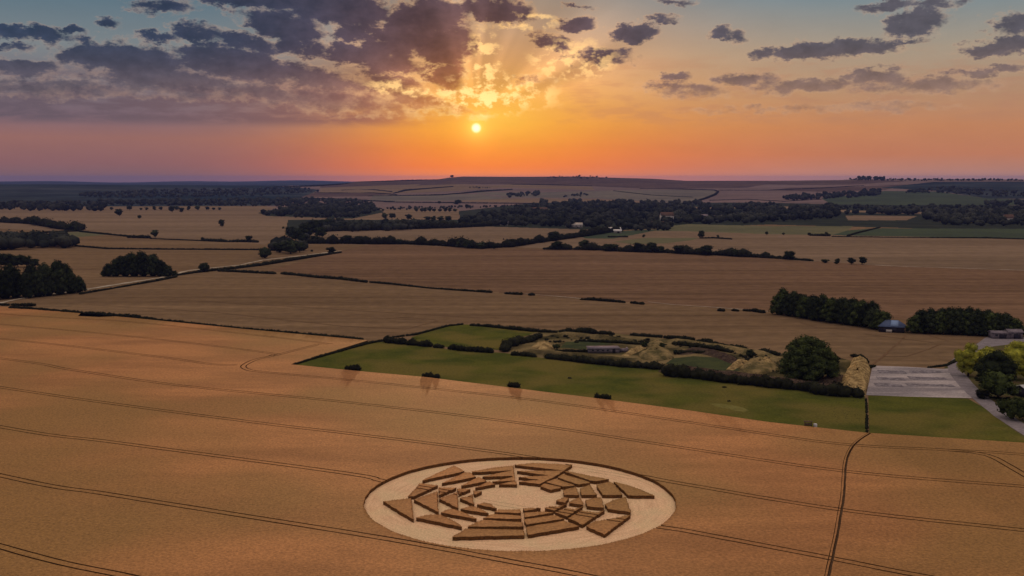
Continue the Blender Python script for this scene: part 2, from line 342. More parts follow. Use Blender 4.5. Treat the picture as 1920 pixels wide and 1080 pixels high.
# flattened straw: strokes that run round the circle
def floor_mat():
    m = bpy.data.materials.new('flattened_straw'); m.use_nodes = True; t = NT(m.node_tree); b = m.node_tree.nodes['Principled BSDF']
    g = t.node('ShaderNodeNewGeometry').outputs['Position']
    q = t.vm('SUBTRACT', g, (CC[0], CC[1], 0)); s = t.node('ShaderNodeSeparateXYZ'); t.l.new(q, s.inputs[0])
    rr = t.vm('LENGTH', q); an = t.m('ARCTAN2', s.outputs[1], s.outputs[0])
    c = t.node('ShaderNodeCombineXYZ'); t.put(c.inputs[0], t.m('MULTIPLY', rr, 1.1)); t.put(c.inputs[1], t.m('MULTIPLY', an, 5.))
    n, _ = t.noise(c.outputs[0], 1.0, 4, .6); n2, _ = t.noise(g, 2.5, 3, .7); n3, _ = t.noise(g, .12, 2, .5)
    col = t.mix(t.mr(n, .3, .7), (.97,.64,.38,1), (.80,.50,.29,1)); col = t.mix(t.mr(n3, .4, .65, 0, .6), col, (.82,.60,.34,1))
    col = t.vm('SCALE', col, scale=t.mr(n2, .25, .75, .68, 1.25, False))
    t.put(b.inputs['Base Color'], col); b.inputs['Roughness'].default_value = 1.; b.inputs['Specular IOR Level'].default_value = .0
    bp = t.node('ShaderNodeBump'); bp.inputs['Strength'].default_value = .4; bp.inputs['Distance'].default_value = .1
    t.l.new(n2, bp.inputs['Height']); t.l.new(bp.outputs[0], b.inputs['Normal']); return m
CC = (1.71, 226.7); CR = 33.7; HC = .75
M['floor'] = floor_mat()

# ------------------------------------------------------------------ terrain sheet: fields as a map of covers
COVER = ['wheat1','wheat2','wheat3','stubble','down','heath','green1','green2','woodfloor','lowland','pale','verge']
FIELDS = [  # later ones lie over earlier ones; outlines follow the field edges on the ground
 ('wheat1', [(-9000,430),(9000,430),(9000,3000),(-9000,3000)]),
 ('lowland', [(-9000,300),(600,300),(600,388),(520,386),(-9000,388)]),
 ('stubble', [(500,352),(600,343),(760,325),(2400,325),(9000,330),(9000,395),(500,398)]),
 ('wheat2', [(-300,388),(200,387),(520,388),(480,402),(660,404),(560,412),(540,430),(480,470),(-300,470)]),
 ('wheat2', [(-300,398),(60,398),(240,400),(430,399),(560,404),(540,430),(520,455),(300,448),(150,434),(-300,415)]),
 ('wheat1', [(-300,414),(150,436),(240,444),(480,456),(560,470),(300,530),(150,545),(-300,600)]),
 ('green2', [(-300,444),(60,440),(150,434),(200,440),(130,446),(-300,456)]),
 ('wheat2', [(590,400),(820,398),(860,405),(1130,434),(1025,450),(960,462),(900,466),(575,456),(540,436)]),
 ('wheat2', [(700,392),(860,392),(860,402),(640,405)]),
 ('wheat2', [(960,463),(1025,451),(1090,443),(1250,432),(1440,436),(1920,447),(2600,455),(2600,512),(1920,507),(1640,497),(1440,484),(1240,473),(1050,467)]),
 ('wheat3', [(500,508),(640,470),(700,457),(900,466),(1050,467),(1440,484),(1640,497),(1920,507),(2600,520),(2600,620),(1920,620),(1700,600),(1440,584),(1000,554),(690,528)]),
 ('wheat1', [(-300,600),(160,546),(400,508),(500,509),(690,529),(1000,555),(1440,586),(1700,612),(1920,640),(1600,700),(600,700),(-300,590)]),
 ('heath', [(600,347),(680,340),(825,335),(830,342),(700,352),(600,354)]),
 ('wheat2', [(600,352),(830,344),(960,350),(860,358),(760,362),(600,362)]),
 ('heath', [(500,362),(740,362),(700,368),(500,370)]),
 ('heath', [(780,348),(835,332),(869,325),(1090,325),(1219,330),(1290,336),(1440,336),(1440,345),(1400,352),(1271,354),(1200,353),(1110,349),(960,346),(860,345)]),
 ('wheat2', [(820,352),(960,346),(1110,350),(1115,356),(950,352),(850,356)]),
 ('down', [(880,360),(1000,361),(1150,357),(1271,356),(1339,357),(1347,363),(1323,372),(1284,381),(1120,372),(960,370)]),
 ('wheat2', [(860,372),(1000,372),(1120,373),(1284,382),(1250,384),(1000,380),(860,378)]),
 ('down', [(700,366),(900,364),(960,372),(860,376),(690,378)]),
 ('heath', [(1290,338),(1440,340),(1640,337),(1700,340),(1600,346),(1500,347),(1400,345)]),
 ('heath', [(1440,357),(1480,352),(1600,350),(1700,346),(1660,356),(1560,360)]),
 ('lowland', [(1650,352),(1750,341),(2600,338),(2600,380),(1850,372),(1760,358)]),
 ('green1', [(1540,372),(1660,358),(1760,359),(1850,372),(2000,376),(2000,382),(1850,386),(1700,388),(1560,384)]),
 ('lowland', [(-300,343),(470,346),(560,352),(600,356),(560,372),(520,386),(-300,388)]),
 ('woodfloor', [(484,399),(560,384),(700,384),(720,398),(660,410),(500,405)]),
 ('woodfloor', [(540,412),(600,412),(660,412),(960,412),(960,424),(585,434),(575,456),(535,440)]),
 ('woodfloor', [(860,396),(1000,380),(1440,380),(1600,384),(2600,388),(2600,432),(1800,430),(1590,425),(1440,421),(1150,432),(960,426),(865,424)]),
 ('wheat2', [(1230,388),(1500,387),(1500,391),(1250,391)]),
 ('wheat2', [(1530,394),(1570,393),(1690,398),(1560,398)]),
 ('wheat2', [(1640,396),(1840,399),(1790,402),(1640,400)]),
 ('wheat2', [(1585,404),(1720,405),(1700,413),(1590,413)]),
 ('wheat2', [(1750,411),(1835,413),(1835,418),(1765,417)]),
 ('wheat2', [(985,392),(1030,392),(1025,397),(985,397)]),
 ('green2', [(1240,426),(1290,420),(1440,424),(1600,424),(1580,441),(1440,439),(1300,434),(1230,433)]),
 ('green1', [(1590,432),(1640,428),(1900,429),(2600,436),(2600,452),(1920,448),(1840,446),(1560,441)]),
 ('green1', [(1085,443),(1140,435),(1200,431),(1240,430),(1190,440),(1150,447),(1100,447)]),
 ('green2', [(1150,453),(1210,446),(1310,446),(1300,450),(1250,456),(1190,458)]),
]
def build_terrain():
    fine = np.concatenate([np.arange(-31, 31, .05)])
    A = np.unique(np.round(np.concatenate([np.arange(-180, -31, 2.0), fine, np.arange(31, 180.1, 2.0)]), 4)); A[-1] = 180
    rows = [5, 60, 110, 150] + [CAM_H*F/(y-HZ) for y in np.concatenate([np.arange(1080, 640, -20), np.arange(640, 520, -3), np.arange(520, 360, -.6)])]
    rows = np.array(rows); rows = rows[rows < 3000]
    rows = np.concatenate([rows, np.arange(rows[-1]+12, 5400, 14), np.geomspace(5420, 15500, 80)])
    AA, DD = np.meshgrid(np.radians(A), rows)
    X = DD*np.sin(AA); Y = DD*np.cos(AA); Z = terr(X, Y) - .06
    Z = np.where(DD < 4000, Z, Z)
    nr, nc = X.shape
    idx = np.arange(nr*nc).reshape(nr, nc)
    f = np.stack([idx[:-1,:-1], idx[:-1,1:], idx[1:,1:], idx[1:,:-1]], -1).reshape(-1, 4)[:, ::-1]
    V = np.stack([X, Y, Z], -1).reshape(-1, 3)
    c = V[f].mean(1); px, py = to_px(c[:,0], np.maximum(c[:,1], 1.), c[:,2])
    # ripple the field edges a little
    mi = np.zeros(len(f), int); front = c[:,1] > 60
    for name, poly in FIELDS:
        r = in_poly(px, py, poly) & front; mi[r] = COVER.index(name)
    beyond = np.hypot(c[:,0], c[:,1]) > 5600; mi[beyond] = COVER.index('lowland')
    mb = MB(); mb.v = [V]; mb.f = [f]; mb.m = [mi]; mb.n = len(V)
    o = mb.build('ground', [M[k] for k in COVER]); tag(o, kind='structure')
    o.data.polygons.foreach_set('use_smooth', np.ones(len(f), bool))
    return o
build_terrain()

def sheet(name, pts, z, m, step=None):
    p = [Vector(P0(*q) + (z,)) for q in pts]
    tris = geometry.tessellate_polygon([p]); mb = MB()
    f = np.array([t for t in tris]); v = np.array([tuple(a) for a in p])
    a = v[f]; n = np.cross(a[:,1]-a[:,0], a[:,2]-a[:,0])[:,2]; f[n < 0] = f[n < 0][:, ::-1]
    mb.add(v, f); o = mb.build(name, m); tag(o, kind='structure'); return o
def ribbon(name, pts, w, z, m, jit=.1, step=6):
    p = densify([P0(*q) for q in pts], step); L, Rr = offset_lines(p, w, jit)
    v = [(a[0], a[1], z) for a in L] + [(a[0], a[1], z) for a in Rr]; n = len(L)
    mb = MB(); mb.add(v, [t for i in range(n-1) for t in ((i, n+i, n+i+1), (i, n+i+1, i+1))]); o = mb.build(name, m)
    return tag(o, kind='structure')
def densify(p, step):
    out = [p[0]]
    for a, b in zip(p[:-1], p[1:]):
        L = math.hypot(b[0]-a[0], b[1]-a[1]); k = max(1, int(L/step))
        for i in range(1, k+1): out.append((a[0]+(b[0]-a[0])*i/k, a[1]+(b[1]-a[1])*i/k))
    return out
def smooth_path(p, step=3.0):
    # Catmull-Rom through the points
    q = [np.array(a, float) for a in p]; q = [2*q[0]-q[1]] + q + [2*q[-1]-q[-2]]; out = []
    for i in range(1, len(q)-2):
        a, b, c, d = q[i-1:i+3]; L = np.linalg.norm(c-b); k = max(1, int(L/step))
        for j in range(k):
            t = j/k; out.append(tuple(.5*((2*b)+(-a+c)*t+(2*a-5*b+4*c-d)*t*t+(-a+3*b-3*c+d)*t**3)))
    out.append(tuple(q[-2])); return out
def offset_lines(p, w, jit=0.0, shift=0.0):
    p = np.array(p); t = np.gradient(p, axis=0); t /= np.maximum(np.linalg.norm(t, axis=1), 1e-6)[:, None]; n = np.stack([-t[:,1], t[:,0]], 1)
    j1 = RNG.uniform(-jit, jit, len(p)); j2 = RNG.uniform(-jit, jit, len(p))
    return p + n*(shift + w/2 + j1)[:, None], p + n*(shift - w/2 + j2)[:, None]

# ------------------------------------------------------------------ the near wheat field with tramlines and the crop circle
NEAR = [(-900,496),(0,574),(250,596),(450,616),(690,638),(545,683),(687,697),(800,707),(960,727),(1126,747.5),(1282,768),(1440,791),(1622,811),(1920,830),(2900,868),(2900,1500),(-900,1500)]
def gz(p, z=HC): return P0(p[0], p[1], z)
TRAMS = [  # centre lines, px, on the crop's top
 [(-500,545),(0,588),(250,604),(590,641),(597,645),(560,655),(512,667),(480,674),(462,682),(456,688),(468,694),(500,698),(640,711),(739,721),(960,745),(1126,767),(1440,814),(1547,829),(1640,837),(1780,844),(1850,853),(1900,878),(1960,915),(2100,1010)],
 [(-500,566),(0,608),(267,633),(500,661),(513,665),(500,670)],
 [(-500,590),(0,635),(283,667),(400,683),(445,684)],
 [(-500,615),(0,672),(133,693),(333,722),(640,753),(960,791),(1271,838),(1573,882),(1920,912),(2500,955)],
 [(-500,650),(0,726),(213,757),(480,792),(640,811),(805,831),(960,852),(1075,871),(1130,880),(1205,893),(1280,907),(1573,955),(1920,994),(2500,1058)],
 [(-500,705),(0,800),(213,829),(640,886),(720,902),(860,925),(982,946),(1100,965),(1238,988),(1280,994),(1560,1047),(1747,1083),(2300,1180)],
 [(-500,770),(0,891),(213,928),(640,996),(816,1026),(948,1051),(1120,1084),(1500,1170)],
 [(-500,870),(0,1024),(250,1083),(600,1160)],
 [(1780,844),(1850,847),(1920,852),(2100,862),(2500,880)],
]
PATH = PATH_ = [(1632,812),(1622,818),(1608,828),(1600,836),(1591,853),(1586,873),(1584,905),(1582,933),(1577,962),(1573,987),(1568,1015),(1562,1042),(1553,1085),(1540,1160)]
BLOCKS = [
 [(719,940),(771,934),(775.5,974)], [(776,937),(820,921.5),(822,960)], [(824,935),(857,923),(859,953)], [(863,934),(886,927),(888.5,946)],
 [(766,931),(787,906),(821,910),(776,930.5)], [(824,928),(822.5,914),(856,914.5)], [(861,926),(858,916),(882,917)], [(890,928),(887,920),(904,921)],
 [(791,901),(851,873),(871,883.5)], [(829,906),(872,885.5),(881,886),(892,894)], [(865,911),(897,894),(903,897),(913,902)], [(892,914.5),(917,902.5),(928,908)],
 [(885,884),(925,877),(962.5,872.5),(964,892),(966,901),(924,903),(961,894),(960,892.3),(904,894),(958,882.2),(884.5,885.5)],
 [(936,908),(963,902),(969,902.5),(969,908.5)],
 [(964,871.5),(1000,868),(1074,871),(1041,893),(1012,907.5),(974,903),(1011,899.5),(972,894.5),(1029,891.3),(970,883.3),(1053,882)],
 [(1059,884),(1065,883.5),(1108,892.5),(1142,898.5),(1116,902.3),(1106,901)],
 [(1045,895),(1056,889),(1104,903),(1107,905.5),(1085,908),(1076,906)],
 [(1024,904),(1041,897.5),(1074,908),(1078,910.5),(1056,912.5),(1050,911)],
 [(1014,911.5),(1021,906.5),(1050,913),(1052,915),(1033,918.5)],
 [(1056,919),(1079,913),(1086,928),(1058,928)], [(1087,916),(1106,909),(1119,928),(1090,928)],
 [(1118,909),(1141,903.5),(1149,905),(1168,928),(1130,928)], [(1151,903),(1172,908),(1196,916),(1227,929.5),(1178,929)],
 [(1042,939),(1057,932.5),(1066,934),(1061,942.5)], [(1066,943),(1074,937),(1087,933),(1094,946)],
 [(1100,949),(1098,938),(1112,934),(1127,932.5),(1132,952)], [(1140,954),(1135,946),(1150,938),(1173,931.5),(1183,960.5)],
 [(1098,986),(1117,977),(1150,971.5),(1168,968),(1183,964.5),(1134,1002.5)],
 [(1066,971.5),(1090,957),(1118,961),(1134,956.5),(1092,984)], [(1040,960),(1062,952.5),(1078,955),(1093,949),(1064,968.5)],
 [(1022,953),(1030,949),(1046,950),(1062,944.5),(1040,957.5)],
 [(980,953.5),(1008,951.5),(1013,953),(984,957.8)], [(982,961.5),(1018,959),(1038,961),(984,970)],
 [(983,974),(1040,965.5),(1057,972.5),(987,983.5)], [(986,988),(1058,976.5),(1087,986.5),(990,1003)],
 [(927,960),(936,955.5),(976,955),(976,962),(940,961)], [(906,971.5),(920,964.5),(930,963.5),(977,967),(978,973)],
 [(878,987.5),(893,979),(906,974.5),(979,979),(981,987)], [(848,1007),(862,998),(874,991),(981,993.5),(984,1003.5)],
 [(781,970.5),(800,965.5),(826,965),(850,976),(867,988)], [(827,961),(838,955.5),(849,954),(872,962),(894,973)],
 [(864,954.2),(884,948.5),(898,952),(915,962.5)], [(895,946),(906,942.5),(918,944.5),(931,953.5)],
]
def extend(p, L=40):
    a, b = np.array(p[0]), np.array(p[1]); c, d = np.array(p[-1]), np.array(p[-2])
    return p
def build_crop():
    V = []; E = []
    def poly(pts, closed=True):
        i0 = len(V); V.extend([Vector((a[0], a[1])) for a in pts]); n = len(pts)
        E.extend([(i0+i, i0+(i+1) % n) for i in range(n if closed else n-1)])
    near = densify([gz(p) for p in NEAR], 25)
    near = [near[0]] + near[1:-1] + [near[-1]]
    poly(near)
    circ = [(CC[0]+(CR+random.uniform(-.12,.12))*math.cos(k*math.tau/150), CC[1]+(CR+random.uniform(-.12,.12))*math.sin(k*math.tau/150)) for k in range(150)]
    poly(circ)
    tracks = []
    for L in TRAMS:
        c = smooth_path([gz(p) for p in L], 3.0)
        for sh in (-.95, .95):
            a, b = offset_lines(c, .46, .05, sh); st = [tuple(q) for q in a] + [tuple(q) for q in b[::-1]]
            poly(st); tracks.append((np.array(a), np.array(b)))
    c = smooth_path([gz(p) for p in PATH], 3.0)
    a, b = offset_lines(c, .5, .05, 0); poly([tuple(q) for q in a] + [tuple(q) for q in b[::-1]]); tracks.append((a, b))
    a, b = offset_lines(c, .13, .02, -.68); poly([tuple(q) for q in a] + [tuple(q) for q in b[::-1]]); tracks.append((a, b))
    blocks = []
    for B in BLOCKS:
        g = [gz(p) for p in B]; d = densify(g + [g[0]], .8)[:-1]
        d = [(x+random.uniform(-.13,.13), y+random.uniform(-.13,.13)) for x, y in d]; poly(d); blocks.append(d)
    res = geometry.delaunay_2d_cdt(V, E, [], 0, 1e-4)
    v = np.array([(a[0], a[1]) for a in res[0]]); f = np.array(res[2])
    A = v[f]; area = (A[:,1,0]-A[:,0,0])*(A[:,2,1]-A[:,0,1])-(A[:,1,1]-A[:,0,1])*(A[:,2,0]-A[:,0,0]); f[area < 0] = f[area < 0][:, ::-1]
    c = v[f].mean(1); X, Y = c[:,0], c[:,1]
    innear = in_poly(X, Y, near); incirc = in_poly(X, Y, circ)
    intr = np.zeros(len(f), bool)
    for a, b in tracks:
        a, b = np.array(a), np.array(b)
        lo = np.minimum(a.min(0), b.min(0))-1; hi = np.maximum(a.max(0), b.max(0))+1
        w = np.where((X > lo[0]) & (X < hi[0]) & (Y > lo[1]) & (Y < hi[1]) & ~intr)[0]
        x, y = X[w], Y[w]; r = np.zeros(len(w), bool)
        for i in range(len(a)-1):
            q = [a[i], a[i+1], b[i+1], b[i]]
            mx = (x > min(k[0] for k in q)) & (x < max(k[0] for k in q))
            if mx.any(): r[mx] |= in_poly(x[mx], y[mx], q)
        intr[w] |= r
    cls = np.full(len(f), -2)               # -2 outside, -1 flattened floor, 0 tramline, 1 field crop, 10+k block k
    cls[innear] = 1; cls[innear & intr] = 0; cls[incirc] = -1
    for k, B in enumerate(blocks):
        r = in_poly(X, Y, B) & incirc & (cls == -1) & ~intr; cls[r] = 10 + k
    high = cls >= 1
    em = {}
    for i, t in enumerate(f):
        for a, b in ((t[0],t[1]),(t[1],t[2]),(t[2],t[0])): em.setdefault((min(a,b), max(a,b)), []).append((i, a, b))
    walls = {}
    for k, lst in em.items():
        for (i, a, b) in lst:
            if not high[i]: continue
            others = [j for j, _, _ in lst if j != i]
            if others and high[others[0]] : continue
            walls.setdefault(int(cls[i]), []).append((a, b))
    def part(name, cid, mats, parent=None, base=0.0):
        mb = MB(); ff = f[cls == cid]
        if len(ff) == 0: return None
        u, inv = np.unique(ff, return_inverse=True); mb.add(np.column_stack([v[u], np.full(len(u), base + HC)]), inv.reshape(-1,3), 0)
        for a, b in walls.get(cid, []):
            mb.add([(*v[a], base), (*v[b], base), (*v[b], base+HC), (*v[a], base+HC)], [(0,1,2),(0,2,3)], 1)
            L = math.hypot(v[b][0]-v[a][0], v[b][1]-v[a][1])
            for q in range(min(8, int(L/.22)+1) if (cid >= 10 or math.hypot(v[a][0]-CC[0], v[a][1]-CC[1]) < CR+1) else 0):
                t = random.random(); x = v[a][0]+(v[b][0]-v[a][0])*t; y = v[a][1]+(v[b][1]-v[a][1])*t; hh = random.uniform(.04,.17); w = .07; dx, dy = random.uniform(-.12,.12), random.uniform(-.12,.12)
                mb.add([(x-w,y,base+HC-.05),(x+w,y,base+HC-.05),(x+dx,y+dy,base+HC+hh)], [(0,1,2)], 0)
        return mb, mb.build(name, mats, parent)
    def flat(name, sel, z, m, parent=None):
        mb = MB(); ff = f[sel]; u, inv = np.unique(ff, return_inverse=True); mb.add(np.column_stack([v[u], np.full(len(u), z)]), inv.reshape(-1,3)); return mb.build(name, m, parent)
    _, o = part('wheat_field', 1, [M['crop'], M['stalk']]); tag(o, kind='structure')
    tag(flat('tramlines', cls == 0, 0.0, M['tramsoil']), kind='structure')
    root = empty('crop_circle', (CC[0], CC[1], 0)); tag(root, 'large pale crop circle of flattened wheat with rings of standing wedges', 'crop circle')
    def reloc(o):
        o.data.transform(__import__('mathutils').Matrix.Translation((-CC[0], -CC[1], 0)))
        o.parent = root
    fl = flat('flattened_floor', cls == -1, 0.0, M['floor']); reloc(fl)
    # also a floor under blocks
    for k in range(len(blocks)):
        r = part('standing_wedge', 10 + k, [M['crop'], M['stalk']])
        if r: reloc(r[1])
    # wheel marks where the tramlines cross the flattened straw
    def mark(k):
        a, b = tracks[k]; L = []; Rr = []
        for i in range(len(a)):
            w = .5*(a[i]+b[i]); ok = math.hypot(w[0]-CC[0], w[1]-CC[1]) < CR-.5 and not any(in_poly(np.array([w[0]]), np.array([w[1]]), B)[0] for B in blocks)
            if ok: L.append(w+(a[i]-w)*.5); Rr.append(w+(b[i]-w)*.5)
            if (not ok or i == len(a)-1) and L:
                if len(L) > 2:
                    n = len(L); mk = MB(); mk.add([(p[0]-CC[0], p[1]-CC[1], .012) for p in L+Rr], [t for i_ in range(n-1) for t in ((i_, n+i_, n+i_+1), (i_, n+i_+1, i_+1))]); mk.build('wheel_mark', M['strawmark'], root)
                L = []; Rr = []
    for k in range(len(tracks)-2): mark(k)
build_crop()

# ------------------------------------------------------------------ paddocks, yard, lane
sheet('compound_ground', [(940,654),(1005,622),(1060,618),(1150,625),(1300,640),(1450,662),(1580,672),(1634,688),(1622,745),(1440,716),(1250,694),(1080,680),(1000,670)], .02, M['rough'])
sheet('paddock', [(552,684),(690,644),(725,640),(840,655),(945,662),(1000,669),(1080,680),(1250,694),(1440,716),(1600,738),(1621,742),(1625,813),(1560,805),(1440,792.5),(1282,769.5),(1126,749),(960,728.5),(800,708.5),(687,698)], .05, M['grass'])
sheet('paddock', [(772,632),(840,612),(870,608.5),(900,609),(1010,622),(950,642),(936,656),(840,651),(770,640)], .05, M['grass'])
sheet('paddock', [(1628,742),(1690,743.5),(1815,747.5),(1840,762),(1908,812),(1960,850),(1920,831.5),(1630,813)], .05, M['grass'])
sheet('gravel_yard', [(1636,686),(1700,688),(1768,692),(1790,690),(1800,706),(1822,747),(1700,744),(1624,741)], .08, M['gravel'])
sheet('verge', [(1770,690),(1840,640),(1860,628),(2200,640),(2600,900),(2000,880),(1908,812),(1840,762),(1800,712)], .03, M['verge'])
ribbon('lane', [(1862,633),(1838,650),(1808,668),(1790,684),(1792,697),(1808,718),(1828,738),(1850,756),(1880,780),(1920,806),(1990,850),(2080,905)], 5.2, .10, M['asphalt'])
sheet('farmyard', [(1838,652),(1862,628),(1920,632),(2050,640),(2050,655),(1900,645),(1860,650)], .06, M['asphalt'])
for pts, w in ((([-200,592],[0,568],[60,556],[160,543],[240,530],[300,521],[350,508],[400,502],[450,497],[490,488],[560,480],[610,474],[640,470]), 3.5),
               (([1620,496],[1700,500],[1800,503],[1920,507],[2200,515]), 2.2), (([1215,566],[1260,571],[1350,577],[1440,584]), 1.3), (([985,551],[1060,557],[1090,560]), 1.2),
               (([920,465],[960,464],[1020,453]), 2.0), (([1440,484],[1530,491]), 1.)):
    ribbon('track', [tuple(p) for p in pts], w, .09, M['pale'], jit=w*.25)
# grooves in the middle fields: turning curves of the tramlines
def groove(pts, w=.9, z=.03, m='tramsoil'):
    ribbon('tramline', pts, w, z, M[m], jit=w*.3, step=8)
groove([(1700,628),(1682,645),(1660,664),(1636,684)], 1.0)
for L in ([(1500,604),(1530,614),(1600,618),(1720,622),(1780,640)], [(1655,668),(1700,668),(1740,655),(1765,644)], [(1620,626),(1700,636),(1750,642)],
          [(160,571),(400,585),(640,611),(760,617),(820,602),(816,599),(740,594)], [(700,596),(800,600)], [(300,560),(600,578),(900,596)]):
    groove(L, .7)
for k, (y, xa, xb) in enumerate(((697,1646,1768),(709,1644,1775),(722,1640,1788))):
    for x0_, x1_ in ((xa, xa+52), (xa+60, xb)): groove([(x0_, y), ((x0_+x1_)/2, y+.8), (x1_, y+1.5)], 4.4, .12, 'worn')

# ------------------------------------------------------------------ foliage
def ico(sub):
    import bmesh
    bm = bmesh.new(); bmesh.ops.create_icosphere(bm, subdivisions=sub, radius=1)
    v = np.array([p.co[:] for p in bm.verts]); f = np.array([[q.index for q in g.verts] for g in bm.faces]); bm.free(); return v, f
ICO1, ICO2 = ico(1), ico(2)
def blob(mb, c, r, sub=1, lump=.18, m=0, rng=RNG):
    v, f = ICO1 if sub == 1 else ICO2
    k = 1 + rng.uniform(-lump, lump, (len(v), 1)); r = np.array(r if hasattr(r, '__len__') else (r, r, r)); mb.add(v*k*r + np.array(c), f, m)
def leaves(mb, c, r, n, size, m=0, rng=RNG, low=-.3):
    r = np.array(r if hasattr(r, '__len__') else (r, r, r), float)
    d = rng.normal(size=(n*2, 3)); d /= np.linalg.norm(d, axis=1)[:, None]; d = d[d[:,2] > low][:n]; n = len(d)
    p = np.array(c) + d*r*rng.uniform(.86, 1.16, (n, 1))
    nrm = d + rng.normal(size=(n, 3))*.55; nrm /= np.linalg.norm(nrm, axis=1)[:, None]
    a = np.cross(nrm, rng.normal(size=(n, 3))); a /= np.maximum(np.linalg.norm(a, axis=1), 1e-6)[:, None]; b = np.cross(nrm, a)
    s = size*rng.uniform(.55, 1.35, (n, 1)); e = s*rng.uniform(.5, .9, (n, 1))
    v = np.stack([p - a*s, p + b*e - a*s*.1, p + a*s, p - b*e + a*s*.15], 1).reshape(-1, 3)
    k = np.arange(n)*4; f = np.concatenate([np.stack([k, k+1, k+2], 1), np.stack([k, k+2, k+3], 1)]); mb.add(v, f, m)
def limb(mb, a, b, ra, rb, m=0, seg=6):
    a, b = np.array(a, float), np.array(b, float); d = b-a; d /= np.linalg.norm(d); u = np.cross(d, (.3,.7,.1)); u /= np.linalg.norm(u); w = np.cross(d, u)
    v = [];
    for p, r in ((a, ra), (b, rb)):
        for k in range(seg): t = k*math.tau/seg; v.append(p + (u*math.cos(t)+w*math.sin(t))*r)
    f = [];
    for k in range(seg): j = (k+1) % seg; f += [(k, j, seg+j), (k, seg+j, seg+k)]
    mb.add(v, f, m)
def crown_mesh(mb, rng, kind, lod):
    # unit tree: height 1, width ~1
    nb = {0: 15, 1: 26, 2: 60}[lod]; pts = []
    if kind == 'dome': blob(mb, (0,0,.34), (.33,.33,.36), 2, .08, 0, rng)
    elif kind != 'bush': blob(mb, (0,0,.50), ({'round': .27, 'wide': .32}.get(kind, .19),)*2 + (.36,), 1, .1, 0, rng)
    for i in range(nb):
        while True:
            p = rng.uniform(-1, 1, 3)
            if np.linalg.norm(p) < 1: break
        p = p/np.linalg.norm(p)**.45
        if kind == 'round': c = (p[0]*.34, p[1]*.34, .49 + p[2]*.36)
        elif kind == 'wide': c = (p[0]*.40, p[1]*.40, .46 + p[2]*.36)
        elif kind == 'dome': z_ = ((i+.5)/nb)**1.15*1.0; a_ = i*2.39996+rng.uniform(-.3,.3); r_ = math.sqrt(max(0, 1-z_*z_))*rng.uniform(.88,1.04); c = (math.cos(a_)*r_*.38, math.sin(a_)*r_*.38, .12 + z_*.71*rng.uniform(.93,1.05))
        elif kind == 'tall': c = (p[0]*.26, p[1]*.26, .50 + p[2]*.38)
        else: c = (p[0]*.38, p[1]*.38, .30 + p[2]*.20)
        pts.append(c)
    rad = {0: .185, 1: .155, 2: .115}[lod]
    for c in pts:
        r = rad*rng.uniform(.7, 1.2); rr = (r*1.05, r*1.05, r*.9)
        blob(mb, c, (r*.8, r*.8, r*.7), 1, .2, 0, rng)
        leaves(mb, c, rr, {0: 18, 1: 70, 2: 260}[lod], {0: .05, 1: .028, 2: .013}[lod], 0, rng)
def trunk_mesh(mb, rng, kind, m=0):
    h = .45 if kind != 'bush' else .2; lean = rng.uniform(-.03, .03, 2)
    limb(mb, (0,0,-.02), (lean[0], lean[1], h*.6), .034, .024, m); limb(mb, (lean[0], lean[1], h*.6), (lean[0]*2, lean[1]*2, h*1.2), .024, .012, m)
    for k in range(4):
        t = rng.uniform(0, math.tau); limb(mb, (lean[0], lean[1], h*(.5+.12*k)), (math.cos(t)*.2, math.sin(t)*.2, h*(.9+.18*k)), .014, .005, m)
PROTO = {}
def proto(kind, lod, var, leaf):
    key = (kind, lod, var, leaf)
    if key not in PROTO:
        rng = np.random.default_rng(hash((len(kind), ord(kind[0]), lod, var)) % 9999)
        if lod == 0:
            mb = MB(); crown_mesh(mb, rng, kind, 0); trunk_mesh(mb, rng, kind, 1); PROTO[key] = (mb.mesh('tree', [M[leaf], M['bark']]),)
        else:
            a = MB(); crown_mesh(a, rng, kind, lod); b = MB(); trunk_mesh(b, rng, kind)
            PROTO[key] = (a.mesh('crown', [M[leaf]]), b.mesh('trunk', [M['bark']]))
    return PROTO[key]
NT_ = [0]
def tree(px, py, hpx, wpx, label, cat='tree', group=None, kind='round', leaf='leafdark', name='broadleaf_tree', xyz=None):
    x, y, z = xyz or G(px, py); d = math.hypot(x, y); s = math.hypot(d, CAM_H)/F
    H_, W_ = hpx*s, wpx*s; wide = {'round': .86, 'wide': 1.0, 'tall': .70, 'bush': .98, 'dome': 1.0}[kind]; tall = {'bush': .62}.get(kind, 1.0)
    lod = 2 if hpx > 55 else (1 if hpx > 15 else 0); NT_[0] += 1
    ms = proto(kind, lod, NT_[0] % {0: 5, 1: 4, 2: 2}[lod], leaf)
    if lod == 0: o = bpy.data.objects.new(name, ms[0]); COL.objects.link(o)
    else:
        o = bpy.data.objects.new(name, None); COL.objects.link(o)
        for nm, me in zip(('crown', 'trunk'), ms):
            c = bpy.data.objects.new(nm, me); COL.objects.link(c); c.parent = o
    o.location = (x, y, z - .08); o.rotation_euler = (0, 0, random.uniform(0, 6.28))
    o.scale = (W_/wide, W_/wide, H_/tall)
    tag(o, label, cat, group); return o
